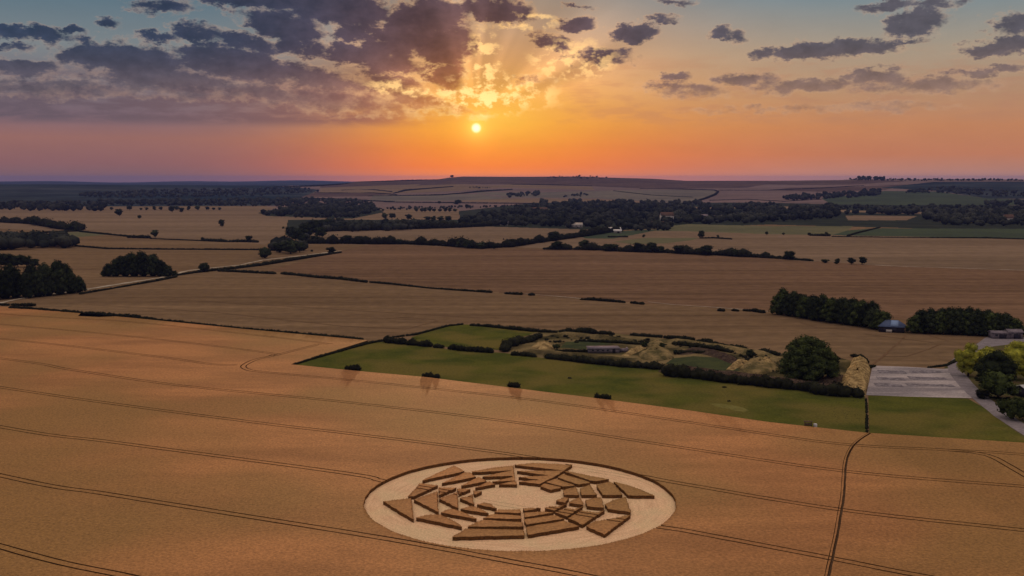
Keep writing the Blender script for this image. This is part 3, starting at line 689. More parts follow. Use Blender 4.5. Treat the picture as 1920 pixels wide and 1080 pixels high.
def hedge(pts, hpx, label, gaps=0.0, wide=1.3, leaf='leafhedge', name='hedge', lumps=.35, cat='hedge', trees=0.0):
    g = [G(*p[:2]) for p in pts]; mb = MB(); rng = np.random.default_rng(abs(int(pts[0][0]*7+pts[0][1])) % 9999)
    x0, y0, z0 = g[0]
    for i, ((a, b), (pa, pb)) in enumerate(zip(zip(g[:-1], g[1:]), zip(pts[:-1], pts[1:]))):
        L = math.hypot(b[0]-a[0], b[1]-a[1]); d = math.hypot((a[0]+b[0])/2, (a[1]+b[1])/2); s = d/F
        ha = (pa[2] if len(pa) > 2 else hpx)*s; hb = (pb[2] if len(pb) > 2 else hpx)*s
        hm = (ha+hb)/2; n = max(1, int(L/(hm*.36))); gap = False
        for k in range(n):
            t = (k+rng.uniform(.1, .9))/n; h = (ha+(hb-ha)*t)*rng.uniform(1-lumps, 1+lumps*.4)
            if gaps and rng.random() < gaps: continue
            if trees and rng.random() < trees: h *= rng.uniform(1.3, 2.0)
            x, y, z = [a[q]+(b[q]-a[q])*t for q in range(3)]; off = rng.uniform(-.2, .2, 2)*h
            r = (h*.55*wide, h*.55*wide, h*.52); c = (x-x0+off[0], y-y0+off[1], z-z0+h*.42)
            blob(mb, c, r, 1, .25, 0, rng); px_h = h/s
            leaves(mb, c, (r[0]*1.03, r[1]*1.03, r[2]*1.08), int(14 if px_h < 6 else (34 if px_h < 11 else 80)), h*(.16 if px_h < 6 else (.11 if px_h < 11 else .07)), 0, rng, -.6)
    o = mb.build(name, M[leaf], loc=(x0, y0, z0)); return tag(o, label, cat)
def wood(poly, n, hpx, label, leaf='leaffar', base=None, seed=1):
    # a far wood that reads as one mass: crowns scattered over its ground
    rng = np.random.default_rng(seed); xs = [p[0] for p in poly]; ys = [p[1] for p in poly]; pts = []
    while len(pts) < n:
        x, y = rng.uniform(min(xs), max(xs)), rng.uniform(min(ys), max(ys))
        if in_poly(np.array([x]), np.array([y]), poly)[0]: pts.append((x, y))
    mb = MB(); x0, y0, z0 = G(sum(xs)/len(xs), sum(ys)/len(ys))
    for px, py in pts:
        x, y, z = G(px, py); s = math.hypot(x, y)/F; h = hpx*s*rng.uniform(.6, 1.25); w = h*rng.uniform(.45, .8)
        blob(mb, (x-x0, y-y0, z-z0+h*.5), (w*.9, w*.9, h*.48), 1, .28, 0, rng)
        for q in range(3):
            t = rng.uniform(0, math.tau); c = (x-x0+math.cos(t)*w*.45, y-y0+math.sin(t)*w*.45, z-z0+h*rng.uniform(.5, .8))
            blob(mb, c, (w*.45, w*.45, h*.26), 1, .3, 0, rng); leaves(mb, c, (w*.5, w*.5, h*.3), 8, h*.09, 0, rng)
    o = mb.build('wood', M[leaf], loc=(x0, y0, z0)); tag(o, label, 'wood', kind='stuff'); return o

# --- far woods, each one mass
wood([(484,404),(520,398),(560,390),(640,386),(700,388),(706,398),(660,410),(560,409)], 300, 9, 'dark wood beyond the pale fields left of the hill foot', seed=2)
wood([(865,424),(870,412),(920,404),(1000,392),(1120,390),(1240,392),(1240,425),(1150,430),(960,425)], 420, 13, 'dark valley wood around the village houses', seed=3)
wood([(1240,392),(1420,392),(1560,393),(1572,402),(1570,410),(1440,418),(1240,422)], 330, 12, 'navy wood at the foot of the right hand downs', seed=4)
wood([(1000,384),(1040,380),(1240,382),(1330,384),(1330,392),(1000,392)], 130, 9, 'strip of wood along the foot of the hill', seed=5)
wood([(1160,430),(1240,424),(1262,428),(1256,433),(1200,434)], 40, 11, 'small dark copse below the pale village house', seed=6)
wood([(1575,402),(1700,399),(1800,400),(2000,404),(2000,424),(1780,424),(1740,414),(1720,404)], 300, 12, 'broken dark wood behind the green field at the right', seed=7)
wood([(1540,388),(1800,391),(2000,392),(2000,396),(1700,397),(1540,393)], 170, 7, 'narrow belt of trees under the green down', seed=8)
wood([(1340,389),(1400,386),(1460,383),(1460,390),(1340,391)], 30, 7, 'little clump on the pink field edge', seed=9)
wood([(1462,374),(1500,370),(1560,366),(1650,360),(1652,366),(1600,371),(1480,377)], 150, 7, 'long wood lying on the slope of the downs', seed=10)
wood([(1690,362),(1760,352),(1920,362),(2000,372),(1880,370),(1760,362)], 190, 5, 'scrubby wood on the dark right hand slope', seed=11)
wood([(1840,386),(1870,380),(2000,378),(2000,384),(1900,387)], 40, 8, 'small wood at the right edge below the downs', seed=12)
wood([(950,364),(1015,361),(1022,368),(955,371)], 35, 6, 'oval wood on the middle of the hill', seed=13)
wood([(1048,367),(1090,364),(1110,368),(1060,371)], 20, 4, 'thin scrub patch on the hill right of the oval wood', seed=14)
wood([(-100,382),(60,382),(240,380),(480,376),(560,380),(556,388),(300,386),(-100,388)], 420, 7, 'long dark belt of trees across the left lowland', seed=15)
wood([(120,366),(300,358),(560,354),(600,360),(480,368),(200,372)], 420, 5, 'hazy wooded ridge in the left distance', seed=16)
wood([(520,376),(560,374),(690,380),(690,385),(540,386)], 120, 7, 'trees at the foot of the hill left of the village', seed=17)
wood([(-100,392),(60,396),(190,396),(196,390),(0,388)], 130, 9, 'tree belt behind the far left wheat field', seed=18)
wood([(-100,470),(0,469),(60,468),(135,465),(142,461),(100,456),(0,455),(-100,456)], 150, 20, 'low dark wood at the left edge behind the wheat', seed=19)
wood([(560,440),(572,430),(600,424),(640,420),(700,424),(800,425),(800,431),(660,435),(585,436),(575,452),(545,444)], 150, 13, 'dark copse at the corner of the middle wheat field', seed=20)
wood([(500,470),(520,474),(570,474),(572,468),(540,462),(520,464)], 22, 18, 'dense thicket beside the track bend', seed=21)
wood([(1608,335),(1640,334),(1660,334.5),(1660,337),(1608,337)], 30, 5, 'clump of trees on the right hand skyline', seed=22)
wood([(1025,332),(1100,331),(1145,334),(1140,336),(1025,335)], 40, 2.6, 'thin row of trees along the top of the hill', seed=23)
wood([(1590,336.5),(1700,337),(1920,337.5),(1920,339.5),(1700,339.5),(1590,338.5)], 160, 3, 'scrub along the right hand skyline', seed=24)
wood([(880,352),(925,350),(930,353),(885,354)], 14, 2.5, 'scrub line on the upper hill', seed=25)
wood([(690,392),(800,388),(1000,386),(1000,390),(820,392),(700,397)], 110, 4, 'bushy strip between the fields below the hill', seed=26)
# --- hedges of the middle distance
hedge([(585,434,9),(660,433,10),(760,430,10),(860,427,9),(965,421,8)], 9, 'tall hedge along the far side of the middle wheat field', trees=.12)
hedge([(572,457,9),(640,457,9),(700,458,8),(760,458,9),(830,461,10),(900,466,13),(960,463,9),(1010,455,8),(1040,451,9),(1090,444,9),(1140,436,7),(1165,433,6)], 9, 'curving hedge with trees across the middle wheat fields', trees=.15)
hedge([(1020,468,6),(1064,468,6),(1126,469,8),(1167,472,8),(1245,474,8),(1297,477,9),(1350,479,8),(1400,482,8),(1440,484,7),(1472,486,5),(1525,490,4)], 9, 'thick dark hedge running right across the wheat', trees=.2)
hedge([(0,417,6),(60,420,8),(110,429,8),(150,434,10)], 7, 'hedge with round trees at the far left', trees=.25)
hedge([(150,435,3),(240,444,3)], 3, 'thin hedge joining the far left fields')
hedge([(240,446,5),(282,447,6)], 5, 'short bushy hedge left of a round tree')
hedge([(282,448,2),(380,452,2),(430,454,2)], 2, 'faint field edge in the left wheat')
hedge([(382,452,5),(424,454,6)], 5, 'short hedge in the left wheat field')
hedge([(430,454,5),(466,454,6),(484,455,4)], 5, 'short hedge below a round tree in the left wheat')
hedge([(142,462,3),(200,467,3),(300,468,3),(480,469,3),(520,470,3)], 3, 'long thin hedge above the mound shaped wood')
hedge([(330,517,3),(380,510,5),(440,504,5),(490,498,6),(540,490,6),(590,482,5),(640,474,3)], 5, 'dark verge hedge along the pale track')
hedge([(150,552,4),(220,540,3),(290,528,4),(330,520,5)], 3, 'thin verge scrub along the left part of the track', gaps=.15)
hedge([(0,440,3),(80,437,3),(142,434,3)], 3, 'thin hedge above the low left wood')
hedge([(408,509,4),(440,510,5),(516,514,5)], 4, 'short dark hedge by the track', gaps=.05)
hedge([(528,514,5),(560,517,5),(596,521,5),(640,524,6),(688,530,5)], 5, 'broken hedge across the brown field', gaps=.12)
hedge([(694,530,4),(740,534,4),(806,541,3),(860,545,4),(923,549,5)], 4, 'low hedge continuing across the brown field', gaps=.06)
hedge([(946,551,5),(980,553,5)], 5, 'short piece of hedge in the middle of the brown field')
hedge([(992,554,5),(1003,554,5)], 5, 'single bush beside the short hedge in the brown field')
hedge([(1088,562,3),(1110,563,6),(1150,566,6),(1172,568,4)], 5, 'dark isolated hedge above the compound')
hedge([(1184,569,5),(1207,571,5)], 5, 'small hedge right of the isolated hedge')
for x, l in ((1352,'lone small bush on the pale field line'), (1379,'left bush of three left of the right hand copse'), (1400,'middle bush of three left of the right hand copse')):
    hedge([(x-6,583,5),(x+6,584,5)], 5, l, name='bush', cat='bush')
hedge([(1411,584,7),(1432,587,6)], 6, 'wide bush nearest the right hand copse', name='bush', cat='bush')
hedge([(20,580,8),(60,582,6),(140,588,6),(250,597,8),(262,599,7),(330,605,5),(450,618,5),(520,624,6),(560,627,5)], 6, 'long dark hedge along the top of the near wheat', gaps=.03)
hedge([(560,627,5),(600,631,6),(640,634,6),(681,638,5)], 6, 'end of the near hedge by the paddock corner', gaps=.08)
hedge([(0,573,5),(30,573,4),(66,574,6)], 5, 'rough verge hedge at the left edge', gaps=.1)
hedge([(550,685,4),(600,670,5),(650,656,5),(690,645,5),(722,639,4)], 4, 'thin ragged hedge up the left side of the paddock', gaps=.2, leaf='leafhedge')
hedge([(728,634,4),(780,628,4),(840,612,4),(868,609,4)], 4, 'thin hedge behind the upper paddock', gaps=.1)
hedge([(728,643,13),(770,647,13),(808,651,12)], 12, 'thick dark hedge between the two paddocks', wide=1.1)
hedge([(814,652,8),(830,653,8)], 8, 'small gap bush in the paddock hedge')
hedge([(842,655,11),(880,659,11),(925,662,10)], 11, 'right half of the hedge between the paddocks', wide=1.1)
hedge([(884,611,5),(915,613,6),(960,618,7),(1000,622,7),(1045,624,5)], 6, 'hedge along the far edge of the upper paddock')
hedge([(1048,624,5),(1070,624,11),(1095,625,12),(1120,626,8),(1152,628,6)], 8, 'humped dark hedge behind the compound')
hedge([(1184,629,6),(1210,631,6),(1238,633,6)], 6, 'first hedge piece behind the compound right of the gap')
hedge([(1247,634,7),(1275,637,8),(1301,639,7)], 7, 'second hedge piece behind the compound')
hedge([(1310,642,8),(1325,644,10),(1345,648,7),(1363,650,6)], 8, 'third hedge piece behind the compound')
hedge([(1370,655,9),(1384,657,12),(1402,658,10)], 10, 'bushy hedge behind the compound near the slim tree')
hedge([(1423,662,10),(1440,664,9),(1462,667,8)], 9, 'hedge left of the big round tree')
hedge([(946,660,14),(952,650,16),(972,645,16),(998,640,12),(1012,632,8)], 14, 'dark hedge round the left end of the compound')
hedge([(960,666,9),(990,668,10),(1004,670,7)], 9, 'low hedge at the front left of the compound')
hedge([(1022,672,9),(1060,676,12),(1100,681,14),(1150,686,15),(1200,690,15),(1240,693,17)], 15, 'long dark hedge along the front of the compound', wide=1.2)
hedge([(1040,660,6),(1075,660,6),(1105,660,6)], 6, 'dark hedge left of the concrete building')
hedge([(1246,704,23),(1290,708,23),(1340,714,20)], 20, 'tall dark scrub at the front middle of the compound', wide=1.0)
hedge([(1085,640,5),(1150,643,6),(1210,647,6)], 6, 'scrubby hedge on the bank behind the concrete building')
hedge([(1262,646,8),(1300,650,9),(1345,656,9),(1372,662,6)], 8, 'dark scrub on the curved bank of the compound')
hedge([(1270,664,8),(1300,662,6),(1340,664,6),(1372,672,6),(1392,682,4)], 6, 'low hedge curving round the green hollow', leaf='leafhedge')
hedge([(1345,716,20),(1400,722,20),(1450,727,21),(1500,732,20),(1532,736,20)], 15, 'dark brown scrub along the front of the compound', wide=1.0, leaf='leafhedge')
hedge([(1520,738,22),(1560,742,26),(1605,745,20)], 18, 'very dark scrub below the straw coloured heap', wide=1.0)
hedge([(1596,668,6),(1612,672,8),(1626,682,7)], 7, 'dark scrub behind the straw coloured heap')
hedge([(1630,690,7),(1640,688,4)], 6, 'small bush at the top corner of the gravel yard', name='bush', cat='bush')
hedge([(1624,748,3),(1625,775,3),(1625,800,4),(1626,812,4)], 3, 'sparse fence line scrub between the two lower paddocks', gaps=.6)
hedge([(1740,690,3),(1775,686,4),(1800,674,5),(1816,668,6)], 4, 'low dark edge of the wheat corner by the lane')
# hill hedges
hedge([(1120,380,1.2),(1284,383,1.5),(1323,373,3),(1341,366,3),(1347,360,2),(1339,357,1.5),(1271,355,1.2),(1200,354,1)], 2, 'curving hedge sweeping over the hillside')
hedge([(720,379,1.5),(860,381,2),(1000,382,1.5)], 1.5, 'dotted hedge at the foot of the hill', gaps=.3)
hedge([(738,363,1.5),(760,358,3),(790,355,2),(850,350,1.5)], 2, 'hedge climbing the left part of the hill', gaps=.1)
hedge([(690,368,1.2),(830,366,2),(870,363,2.5),(900,360,3),(960,356,2)], 2, 'bushy hedge across the middle of the hill', gaps=.1)
hedge([(1590,443,3),(1606,438,2.5),(1650,427,2)], 2, 'dark hedge rising between the green fields')
hedge([(1520,442,4),(1556,443,5)], 4, 'small bushes at the edge of the green field')
hedge([(1560,444,2),(1700,446,1.6),(1850,447,2.5),(1920,449,2)], 2, 'low hedge below the dark green field')
hedge([(1312,447,2),(1340,447,3),(1372,449,3)], 2.5, 'low hedge beside the lone field tree')
hedge([(1140,445,3),(1176,445,3)], 3, 'short hedge on the village green')

hedge([(500,352,1.5),(600,349,3),(640,346,2),(700,341,1.5),(760,339,2),(830,337,1)], 2, 'dark scrubby line along the left shoulder of the hill', gaps=.1)
hedge([(640,357,1.2),(700,356,1.5),(735,360,1.5)], 1.5, 'short hedge on the pale left slope of the hill', gaps=.2)
hedge([(590,362,1.2),(700,362,1.2),(745,366,1.5)], 1.5, 'lower short hedge on the pale left slope of the hill', gaps=.2)
hedge([(560,372,2),(640,374,2),(690,377,2),(740,379,2)], 2, 'hedge at the left foot of the hill', gaps=.15)
hedge([(960,346,1),(1040,347,1.2),(1110,349,1)], 1, 'faint hedge under the dark hill top', gaps=.2)
hedge([(1347,357,1),(1440,357,1.2),(1540,353,1.2),(1620,348,1)], 1, 'faint hedge along the right hand downs', gaps=.2)
hedge([(1330,376,1.2),(1400,374,1),(1470,378,1.2),(1540,374,1)], 1, 'thin hedge across the pink field', gaps=.2)
hedge([(1150,358,1),(1220,366,1),(1300,370,1)], 1, 'faint track line on the grey down', gaps=.3)
# --- single trees and counted clumps
T = tree
T(1515,712,86,114,'largest round dark green tree, right of the compound', kind='dome', leaf='leafmid')
T(1563,690,26,24,'small dark tree between the big round tree and the straw heap', leaf='leafdark')
T(1407,673,20,15,'slim dark tree on the compound bank left of the big round tree', kind='tall')
T(1207,652,12,14,'small dark tree behind the concrete building')
T(1242,655,15,12,'dark tree between the two golden mounds', kind='tall')
T(1266,665,11,9,'little dark tree at the end of the curved bank', kind='tall')
T(1043,655,12,16,'round dark bush beside the golden mound', cat='bush', kind='bush', name='bush')
T(1815,706,62,46,'bright yellow green tree beside the lane', leaf='leafyellow', kind='round')
T(1794,678,14,8,'tiny dark conifer where the wheat corner meets the lane', kind='tall')
T(1866,728,70,74,'tall dark green tree behind the yellow tree', leaf='leafdark', kind='round')
T(1872,748,54,66,'dark tree with yellowish top in front of the taller dark tree', leaf='leafmid', kind='wide')
T(1904,712,70,64,'pale yellow green tree at the right edge', leaf='leafyellow', kind='round')
T(1850,690,40,40,'olive tree behind the dark tree by the lane', leaf='leafyellow', kind='wide')
T(1946,700,66,70,'yellow green tree cut by the right edge', leaf='leafyellow', kind='wide')
T(1900,786,42,54,'dark rounded bush beside the lane at the right edge', cat='bush', kind='bush', leaf='leafmid', name='bush')
T(1842,748,18,26,'small brown scrub bush on the lane verge', cat='bush', kind='bush', leaf='leafhedge', name='bush')
for (x, y, w, h, l) in ((662,694,40,12,'leftmost of the four low bushes along the paddock edge'), (809,709,42,12,'second low bush from the left along the paddock edge'),
                        (964,726,32,11,'third low bush from the left along the paddock edge'), (1131,748,36,13,'rightmost of the four low bushes along the paddock edge')):
    hedge([(x-w*.38, y-1, h*.8), (x, y, h), (x+w*.38, y+1, h*.8)], h, l, name='bush', cat='bush', wide=.9)
T(383,510,19,20,'round dark tree standing alone beside the pale track')
T(497,484,24,26,'squat dark tree left of the track bend', kind='wide')
T(545,476,28,34,'tall dark tree in the thicket at the track bend')
T(525,474,22,26,'lower dark tree at the left of the thicket')
T(562,473,20,22,'smaller dark tree at the right of the thicket')
T(621,476,15,18,'small round tree at the end of the track')
T(585,472,4,6,'tiny bush right of the thicket', cat='bush', kind='bush', name='bush')
T(291,445,15,15,'round tree at the end of a short hedge in the left wheat')
T(66,423,14,17,'taller round tree in the far left hedge')
T(95,428,10,20,'broad tree in the far left hedge', kind='wide')
T(130,434,15,16,'leftmost round tree at the corner of the far left hedge')
T(143,434,13,12,'last tree at the corner of the far left hedge')
T(224,405,14,15,'dark round tree in the far left pale field')
T(261,410,7,8,'tiny tree right of the dark round tree in the pale field')
T(416,425,14,11,'lone slim tree in the far left wheat', kind='tall')
T(466,454,14,15,'round tree beside the short hedge in the left wheat')
T(380,451,6,8,'small round bush at the start of the short hedge', cat='bush', kind='bush', name='bush')
for i, (x, h) in enumerate(((209,6),(243,9),(264,5),(275,6),(289,8),(302,7),(323,12),(331,9),(341,10),(354,8),(371,9),(388,7),(400,6),(412,6))):
    T(x, 394+(4 if h > 9 else 0), h, h*1.15, 'dark tree in the scattered row behind the far left wheat', group='scattered far left tree row')
T(531,429,4,6,'tiny bush in the pale field left of the copse', cat='bush', kind='bush', name='bush')
for i, (x, y, h) in enumerate(((555,452,26),(575,445,28),(592,436,26),(612,430,22),(545,443,20),(600,446,22),(568,456,18),(590,456,16),(640,431,16),(668,430,14))):
    T(x, y, h, h*1.1, 'dark tree in the copse at the left corner of the middle wheat', group='copse at the middle wheat corner')
T(652,457,18,22,'large round tree in the curving hedge, leftmost'); T(674,457,16,22,'wide tree beside the leftmost hedge tree')
T(747,458,12,18,'round tree in the middle of the curving hedge'); T(877,466,18,18,'tall tree near the right of the curving hedge'); T(860,464,14,14,'tree left of the tallest tree in the curving hedge')
T(902,467,14,16,'round tree at the low point of the curving hedge'); T(926,467,10,14,'small tree at the low point of the curving hedge')
T(1039,452,20,25,'large round tree on the bend of the curving hedge'); T(1046,468,18,24,'tree directly below the large round hedge tree')
T(1064,447,10,13,'first small tree right of the large hedge tree'); T(1079,445,10,13,'second small tree right of the large hedge tree'); T(1093,442,13,15,'taller small tree right of the large hedge tree')
for (x, y, h, w, l) in ((1097,468,21,24,'tall round tree at the left of the thick dark hedge'),(1145,471,16,30,'wide tree in the thick dark hedge'),(1196,473,20,20,'round tree in the middle of the thick dark hedge'),
                        (1222,474,21,24,'tree with a pale middle in the thick dark hedge'),(1238,474,14,16,'tree right of the pale middled hedge tree'),(1275,476,18,30,'broad tree in the right half of the thick dark hedge'),
                        (1310,477,14,18,'rounded tree in the right half of the thick dark hedge'),(1326,479,21,26,'tallest tree in the right half of the thick dark hedge'),(1355,479,11,14,'small tree right of the tallest hedge tree'),
                        (1380,481,14,20,'rightmost big tree of the thick dark hedge'),(1480,487,18,22,'round tree at the right end of the thick dark hedge'),
                        (1547,493,8,15,'leftmost and lowest of four field trees in a row'),(1570,495,11,14,'second of four field trees in a row'),(1596,496,14,16,'third of four field trees in a row'),(1616,496,15,16,'rightmost of four field trees in a row'),
                        (1315,447,16,13,'lone tree on its low hedge in the pale field'),(1346,447,8,5,'tiny slim tree right of the lone field tree'),(1207,445,6,8,'small bush at the edge of the village green')):
    T(x, y, h, w, l)
for x, h in ((1437,6),(1469,5),(1517,6),(1541,5),(1550,7)): T(x, 440+(x-1437)*.02, h, h*1.2, 'small dark bush on the edge of the olive field', group='bushes along the olive field', kind='bush', cat='bush', name='bush')
for (x, y, h, w, l) in ((722,410,12,12,'left of two dark trees in the far strip field'),(735,410,11,14,'right of two dark trees in the far strip field'),(766,412,13,14,'lone round tree in the far strip field'),
                        (824,382,6,6,'tiny tree at the hill foot'),(858,383,9,20,'broad tree clump at the hill foot'),(875,391,9,8,'slim tree below the hill foot clump'),(848,333,5,9,'lone tree clump on the skyline near the sun'),(1087,331,4,4,'tiny tree on the top of the hill')):
    T(x, y, h, w, l)
for x in (802,813,826,840): T(x, 415, 11, 14, 'dark tree in the row of four in the far strip field', group='row of four in the far strip field')
for i in range(9): T(780+i*9+random.uniform(-2,2), 397, 6+random.uniform(0,3), 9, 'small tree in the line below the hill foot', group='tree line below the hill foot')
# left wood: big trees at the left edge
for i, (x, y, h, w) in enumerate(((-20,562,50,44),(8,560,52,40),(30,557,50,38),(52,558,48,36),(72,556,46,34),(92,554,50,36),(112,552,48,36),(132,550,40,32),(148,548,30,26),(20,548,52,38),(60,546,50,36),(108,540,52,34),(84,545,50,36),(124,540,44,30))):
    T(x, y, h, w, 'dark tree of the dense wood beside the chalk track at the left edge', group='dense wood at the left edge', kind='dome')
T(112,518,30,24,'taller tree whose crown stands above the left wood', kind='wide')
for i, (x, h, w) in enumerate(((2,26,26),(18,26,26),(34,24,24),(50,22,20),(66,16,18))):
    T(x, 501, h, w, 'dark tree of the small row behind the left wood', group='row behind the left wood')
for i, (x, y, h, w) in enumerate(((204,518,24,24),(218,518,32,28),(235,518,38,30),(252,518,42,32),(270,518,43,32),(286,518,40,30),(300,518,32,26),(314,518,22,22),(326,518,12,16),(196,518,12,16),(226,513,34,30),(246,512,40,30),(266,511,40,32),(288,512,36,28),(304,514,24,24))):
    T(x, y, h, w, 'black tree of the mound shaped wood in the left wheat', group='mound shaped wood', kind='dome')
# right copses
for i in range(13):
    t = i/12; x = 1462+t*192; T(x, 590+t*27+random.uniform(-1,1), 40+random.uniform(-3,4)+5*math.sin(t*3.1), 38+random.uniform(-3,4), 'dark tree of the long copse left of the blue roofed barn', group='copse left of the barn', kind='dome', leaf='leafmid' if i % 3 == 0 else 'leafdark')
for i in range(10):
    t = i/9; x = 1468+t*168; T(x, 580+t*22, 38+random.uniform(-3,4), 32, 'dark tree of the long copse left of the blue roofed barn', group='copse left of the barn', kind='dome', leaf='leafmid' if i % 4 == 0 else 'leafdark')
for i in range(13):
    t = i/12; x = 1716+t*184; T(x, 624+t*7, 35+random.uniform(-2,3)+9*math.sin(t*3.1), 36+random.uniform(-3,4), 'dark tree of the rounded copse right of the blue roofed barn', group='copse right of the barn', kind='dome', leaf='leafmid' if i % 3 == 0 else 'leafdark')
for i in range(10):
    t = i/9; x = 1728+t*158; T(x, 614+t*7, 34+random.uniform(-2,3)+6*math.sin(t*3.1), 30, 'dark tree of the rounded copse right of the blue roofed barn', group='copse right of the barn', kind='dome')

# ------------------------------------------------------------------ banks and mounds of the compound
def mound(pts, h, m, label, name='earth_mound', seed=0, top=.35):
    rng = np.random.default_rng(seed); g = densify([P0(*p) for p in pts+[pts[0]]], 1.6)[:-1]; n = len(g)
    cx, cy = np.mean(g, 0); mb = MB(); K = 11; V = []; ph = rng.uniform(0, 6, 4)
    for k in range(K+1):
        t = k/K; sc = 1-t**1.5
        for j, (x, y) in enumerate(g):
            an = j/n*math.tau; lump = 1+.16*math.sin(3*an+ph[0]+2*t)+.10*math.sin(7*an+ph[1]-3*t)+rng.uniform(-.10,.10)
            zz = (h*(1-(1-t)**1.7)*(1+(lump-1)*(1-t)) + h*.10*rng.uniform(-1,1)*(k < K)) if k else -.15
            q = sc*(1+(lump-1)*.3*t); V.append(((x-cx)*q, (y-cy)*q, zz))
    f = []
    for k in range(K):
        for j in range(n):
            a, b, c, d = k*n+j, k*n+(j+1) % n, (k+1)*n+(j+1) % n, (k+1)*n+j; f += [(a,b,c),(a,c,d)]
    mb.add(V, f); o = mb.build(name, M[m], loc=(cx, cy, .02)); return tag(o, label, 'mound')
def bank(pts, h, w, m, label, name='earth_bank', seed=0):
    rng = np.random.default_rng(seed); p = smooth_path([P0(*q) for q in pts], 2.5); n = len(p); x0, y0 = p[0]
    a = np.array(p); t = np.gradient(a, axis=0); t /= np.linalg.norm(t, axis=1)[:, None]; nn = np.stack([-t[:,1], t[:,0]], 1); V = []; K = 8
    for i in range(n):
        e = min(1, min(i, n-1-i)/3+.05)
        for k in range(K+1):
            s = k/K*2-1; z = h*e*math.cos(s*math.pi/2)**1.2*(1+rng.uniform(-.12,.12)) - (.1 if abs(s) == 1 else 0); q = a[i]+nn[i]*s*w/2*(1+rng.uniform(-.08,.08)); V.append((q[0]-x0, q[1]-y0, z))
    f = []
    for i in range(n-1):
        for k in range(K): u = i*(K+1)+k; f += [(u,u+1,u+K+2),(u,u+K+2,u+K+1)]
    mb = MB(); mb.add(V, f); o = mb.build(name, M[m], loc=(x0, y0, .02)); o.data.polygons.foreach_set('use_smooth', np.ones(len(f), bool)); return tag(o, label, 'bank')
mound([(996,652),(1004,646),(1022,642),(1036,648),(1038,654),(1015,656)], 1.7, 'gold', 'golden mound at the left end of the compound', seed=1)
mound([(1196,668),(1215,655),(1236,652),(1258,660),(1264,672),(1235,678),(1205,675)], 2.6, 'bank', 'pointed grassy mound in the middle of the compound', seed=2)
mound([(1212,650),(1226,643),(1244,646),(1250,652),(1230,655)], 2.4, 'bank', 'small olive mound behind the pointed mound', seed=3)
mound([(1388,692),(1405,676),(1428,672),(1452,680),(1460,694),(1430,702),(1400,700)], 2.4, 'bank', 'golden topped mound left of the big round tree', seed=4)
mound([(1422,682),(1438,677),(1450,684),(1446,692),(1430,692)], 2.7, 'gold', 'dry orange patch heaped on the mound left of the big tree', seed=5)
mound([(1582,735),(1578,712),(1592,690),(1602,676),(1622,678),(1632,692),(1630,715),(1622,738),(1600,742)], 2.7, 'gold', 'large straw coloured heap left of the gravel yard', seed=6)
mound([(1592,690),(1596,680),(1612,676),(1628,684),(1632,694),(1612,694)], 3.1, 'gold', 'upper hump of the straw coloured heap', seed=7)
bank([(1020,634),(1060,630),(1110,634),(1160,640),(1200,644)], 1.8, 7, 'rough', 'long grassy bank along the back of the compound', seed=8)
bank([(1240,640),(1290,645),(1350,654),(1400,662),(1460,672)], 1.8, 7, 'bank', 'grassy bank along the back right of the compound', seed=9)
bank([(1268,664),(1310,660),(1350,668),(1385,682)], 1.8, 7, 'scrubbank', 'brown curved bank above the green hollow', seed=10)
bank([(1170,668),(1188,660),(1208,651)], 1.6, 3.5, 'gold', 'pale straight ramp right of the concrete building', seed=11)
bank([(1368,694),(1382,684),(1396,675)], 1.6, 3.5, 'gold', 'pale straight ramp left of the second mound', seed=12)
bank([(1240,694),(1300,700),(1380,710),(1460,720),(1530,731),(1600,741)], 2.4, 9, 'scrubbank', 'long dark heathery bank along the compound front', seed=13)
bank([(955,660),(1010,662),(1080,668),(1160,676),(1240,684)], 1.4, 6, 'rough', 'low grassy bank behind the front hedge', seed=14)
bank([(1540,722),(1560,712),(1580,704)], 2.0, 8, 'scrubbank', 'brownish slope under the straw coloured heap', seed=15)

def scrub(poly, n, label, leaf='leafhedge', seed=3, hpx=(2, 6)):
    rng = np.random.default_rng(seed); xs = [p[0] for p in poly]; ys = [p[1] for p in poly]; mb = MB(); k = 0
    while k < n:
        px, py = rng.uniform(min(xs), max(xs)), rng.uniform(min(ys), max(ys))
        if not in_poly(np.array([px]), np.array([py]), poly)[0]: continue
        x, y = P0(px, py); h = rng.uniform(*hpx)*math.hypot(x, y)/F; k += 1
        blob(mb, (x, y, h*.35), (h*.9, h*.9, h*.5), 1, .3, 0, rng); leaves(mb, (x, y, h*.4), (h*.9, h*.9, h*.55), 26, h*.16, 0, rng)
    tag(mb.build('scrub', M[leaf]), label, 'scrub', kind='stuff')
scrub([(1010,640),(1060,624),(1240,640),(1440,664),(1470,690),(1440,700),(1380,664),(1250,648),(1100,640),(1040,648)], 130, 'low dark scrub scattered over the back banks of the compound')
scrub([(1540,700),(1575,690),(1590,730),(1530,728)], 26, 'brown scrub round the foot of the straw coloured heap', seed=5)
scrub([(1815,700),(1845,705),(1900,755),(1975,800),(1975,830),(1905,780),(1850,742)], 60, 'brown scrub on the lane verge', seed=6, hpx=(2,5))
scrub([(1548,748),(1618,750),(1621,806),(1575,803),(1560,780)], 260, 'mossy tussocks in the right corner of the large paddock', leaf='leafmid', seed=9, hpx=(.35,.9))
sheet('dry_grass_patch', [(1330,757),(1352,757),(1372,760),(1392,764),(1404,770),(1396,772.5),(1376,770),(1362,766),(1344,763)], .07, M['drygrass'])
sheet('hollow', [(1248,682),(1262,672),(1300,668),(1345,671),(1376,683),(1388,696),(1330,696),(1280,690)], .06, M['hollow'])
sheet('hollow', [(1050,652),(1062,641),(1105,640),(1150,645),(1110,649),(1105,656)], .06, M['hollow'])
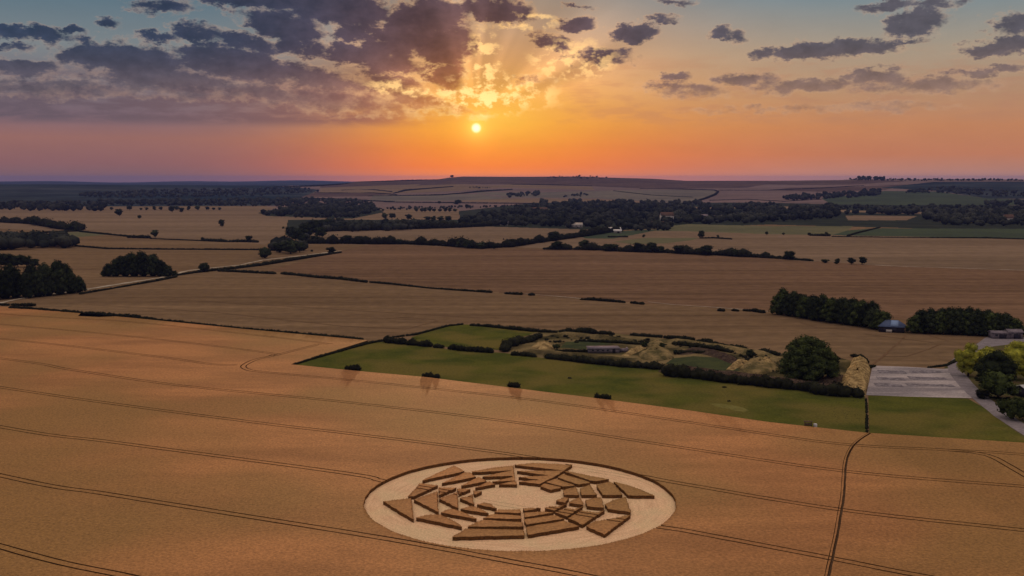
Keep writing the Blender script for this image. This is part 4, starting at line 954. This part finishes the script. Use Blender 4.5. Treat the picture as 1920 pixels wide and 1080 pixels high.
# ------------------------------------------------------------------ buildings
def house(px, py, L, Wd, hw, hr, rz, label, wall='wall_pale', roof='roof_brown', name='house', cat='house', hip=0, door=True, wins=3, gable=True, xyz=None):
    x, y, z = xyz or G(px, py); root = empty(name, (x, y, z-.05), rz); tag(root, label, cat)
    b = MB(); b.box((0,0,hw/2), (L,Wd,hw))
    if not hip: b.add([(-L/2,-Wd/2,hw),(-L/2,Wd/2,hw),(-L/2,0,hw+hr*.94),(L/2,-Wd/2,hw),(L/2,Wd/2,hw),(L/2,0,hw+hr*.94)], [(0,2,1),(3,4,5)])
    b.build('wall', M[wall], root); r = MB(); o = .4; t = .18; hx = hip
    for s in (-1, 1):
        v = [(-L/2-o, s*(Wd/2+o), hw-o*hr/(Wd/2)), (L/2+o, s*(Wd/2+o), hw-o*hr/(Wd/2)), (L/2+o-hx, 0, hw+hr), (-L/2-o+hx, 0, hw+hr)]
        v += [(a, b_, c+t) for a, b_, c in v]; r.add(v, [(0,1,2),(0,2,3),(4,6,5),(4,7,6),(0,4,5),(0,5,1),(1,5,6),(1,6,2),(2,6,7),(2,7,3),(3,7,4),(3,4,0)])
    if hip:
        for s in (-1, 1):
            v = [(s*(L/2+o), -Wd/2-o, hw-.3), (s*(L/2+o), Wd/2+o, hw-.3), (s*(L/2+o-hip), 0, hw+hr+t)]; r.add(v, [(0,1,2)])
    r.build('roof', M[roof], root)
    if door: d = MB(); d.box((L*.1, -Wd/2-.04, min(2.1, hw*.8)/2), (1.1 if name == 'house' else 3, .1, min(2.1, hw*.8))); d.build('door', M['wall_dark'], root)
    for k in range(wins):
        w = MB(); w.box((-L/2+(k+.5)*L/wins, -Wd/2-.03, hw*.66), (L/wins*.3, .1, hw*.28)); w.build('window', M['glass'], root)
    return root
rb = house(1672, 621, 11.0, 8.5, 2.7, 2.4, R(-22), 'open fronted barn with a blue sheet roof between the two copses', wall='wall_dark', roof='roof_blue', name='barn', cat='barn', hip=3.2, wins=0)
m_ = MB(); m_.box((1.2, -2.9, 5.0), (3.2, 4.2, .12)); s_ = m_.build('skylight_sheet', M['roof_light'], rb); s_.data.transform(__import__('mathutils').Matrix.Translation((-1.2, 2.9, -5.0))); s_.location = (1.2, -2.35, 4.10); s_.rotation_euler = (math.atan2(2.4, 4.25), 0, 0)
m_ = MB(); m_.box((-1, -4.9, .7), (2.6, .8, 1.3)); m_.build('pale_stack', M['wall_pale'], rb)
house(1650, 616, 3.5, 2.5, 1.8, .5, R(-15), 'tiny pale shed left of the blue roofed barn', name='shed', cat='shed', wins=0, door=True)
house(1873, 634, 7.5, 4.5, 2.6, .7, R(-4), 'left of two low pale sheds by the farmyard', roof='concrete', wall='concrete', name='shed', cat='shed', wins=2)
house(1900, 634, 6.0, 5, 3.0, 1.0, R(-4), 'right of two low pale sheds by the farmyard', roof='concrete', wall='concrete', name='shed', cat='shed', wins=1)
house(1935, 742, 10, 6, 2.6, 1.2, R(20), 'low building with a pale roof behind the trees at the right edge', roof='white', wall='wall_dark', name='shed', cat='shed', wins=2)
def bunker():
    x, y = P0(1133, 660); root = empty('concrete_building', (x, y, 0), R(3)); tag(root, 'low weathered concrete building with flat roof in the compound', 'building')
    b = MB(); b.box((-.5,0,.9), (12.5, 6, 1.8)); b.build('wall', M['concrete'], root)
    r = MB(); r.box((-.5,0,1.92), (13.1, 6.6, .24)); r.build('roof', M['concrete'], root)
    w = MB(); w.box((7.6,-1,.8), (3.4,.5,1.6)); w.box((9.4,.6,.8), (.5,3.5,1.6)); w.build('yard_wall', M['concrete'], root)
    d = MB(); d.box((3.5,-3.03,.85), (1.2,.1,1.7)); d.build('door', M['wall_dark'], root)
    for k in range(4): q = MB(); q.box((-5+k*2,-3.03,1.2), (.9,.1,.5)); q.build('window', M['glass'], root)
bunker()
house(1250, 417, 20, 12, 11, 5, R(5), 'tall pale village house among the dark trees', wins=4)
house(1233, 424, 18, 9, 4, 3, R(-8), 'low pale house left of the tall village house', wins=3)
house(1010, 400, 34, 12, 7, 5, R(4), 'long pale house at the upper left of the village wood', wins=5)
house(1152, 434, 16, 9, 3.5, 2, R(4), 'white roofed shed on the village green', roof='white', name='shed', cat='shed', wins=2)
house(1158, 437, 10, 6, 3, 1.5, R(-5), 'small white roofed shed in front of the larger one', roof='white', name='shed', cat='shed', wins=0)
house(1080, 427, 18, 8, 4, 3, R(0), 'pale low building at the village wood edge', wins=3, roof='wall_pale')
house(1066, 426, 9, 7, 4, 3, R(0), 'small pale building left of the low village building', wins=1)
house(975, 417, 10, 8, 6, 3, R(10), 'pale cottage inside the left part of the village wood', wins=2)
house(945, 423, 12, 8, 4, 3, R(0), 'greyish cottage at the left front of the village wood', wins=2, roof='concrete')
house(1345, 414, 14, 8, 6, 3, R(0), 'pale cottage in the right part of the navy wood', wins=2, roof='concrete')
house(1320, 412, 12, 8, 6, 3, R(8), 'grey cottage left of the pale cottage in the navy wood', wins=2, roof='concrete')
house(1890, 418, 16, 10, 8, 5, R(8), 'pale house among trees at the far right', wins=3)
# paddock furniture
def trough():
    x, y = P0(1515, 802); root = empty('water_trough', (x, y, .05), R(-6)); tag(root, 'dark wooden feeder at the bottom edge of the paddock', 'feeder')
    b = MB(); b.box((0,0,.9), (2.0,1.1,.5)); b.build('trough_body', M['timber'], root); r = MB(); r.box((0,0,1.75), (2.3,1.5,.1)); r.build('roof', M['timber'], root)
    for sx in (-.9,.9):
        for sy in (-.45,.45): l = MB(); l.box((sx,sy,.85), (.1,.1,1.7)); l.build('leg', M['timber'], root)
trough()
def tank():
    x, y = P0(1528.5, 801.5); b = MB(); v = []
    for z, r in ((0,.5),(.1,.55),(.9,.55),(1.05,.4),(1.1,.15)):
        for k in range(12): v.append((math.cos(k*math.tau/12)*r, math.sin(k*math.tau/12)*r, z))
    f = [t for j in range(4) for k in range(12) for t in ((j*12+k, j*12+(k+1)%12, (j+1)*12+(k+1)%12), (j*12+k, (j+1)*12+(k+1)%12, (j+1)*12+k))]
    f += [(48, 48+k, 48+k+1) for k in range(1, 11)]; b.add(v, f); tag(b.build('water_tank', M['white'], loc=(x, y, .05)), 'small white rounded tank right of the wooden feeder', 'tank')
tank()
for (x, y, l) in ((1068,710,'wispy weed clump in the middle of the paddock'), (1358,727,'small weed clump in the paddock below the dark scrub'), (1367,753,'small weed clump low in the paddock')):
    hedge([(x-3, y, 3), (x+3, y, 3)], 3, l, name='weed_clump', cat='weeds')
# ------------------------------------------------------------------ haze
HAZE = 3.8e-5
def haze():
    b = MB(); z0, z1 = -4., 97.; b.box((0, 0, (z0+z1)/2), (33000, 33000, z1-z0)); m = bpy.data.materials.new('haze'); m.use_nodes = True; t = NT(m.node_tree); t.n.clear()
    o = t.node('ShaderNodeOutputMaterial'); v = t.node('ShaderNodeVolumePrincipled'); v.inputs['Color'].default_value = (.13,.20,.72,1); v.inputs['Density'].default_value = HAZE; v.inputs['Anisotropy'].default_value = .35
    t.l.new(v.outputs[0], o.inputs['Volume']); tag(b.build('haze', m), 'thin evening haze over the whole landscape', 'haze', kind='stuff')
if HAZE: haze()
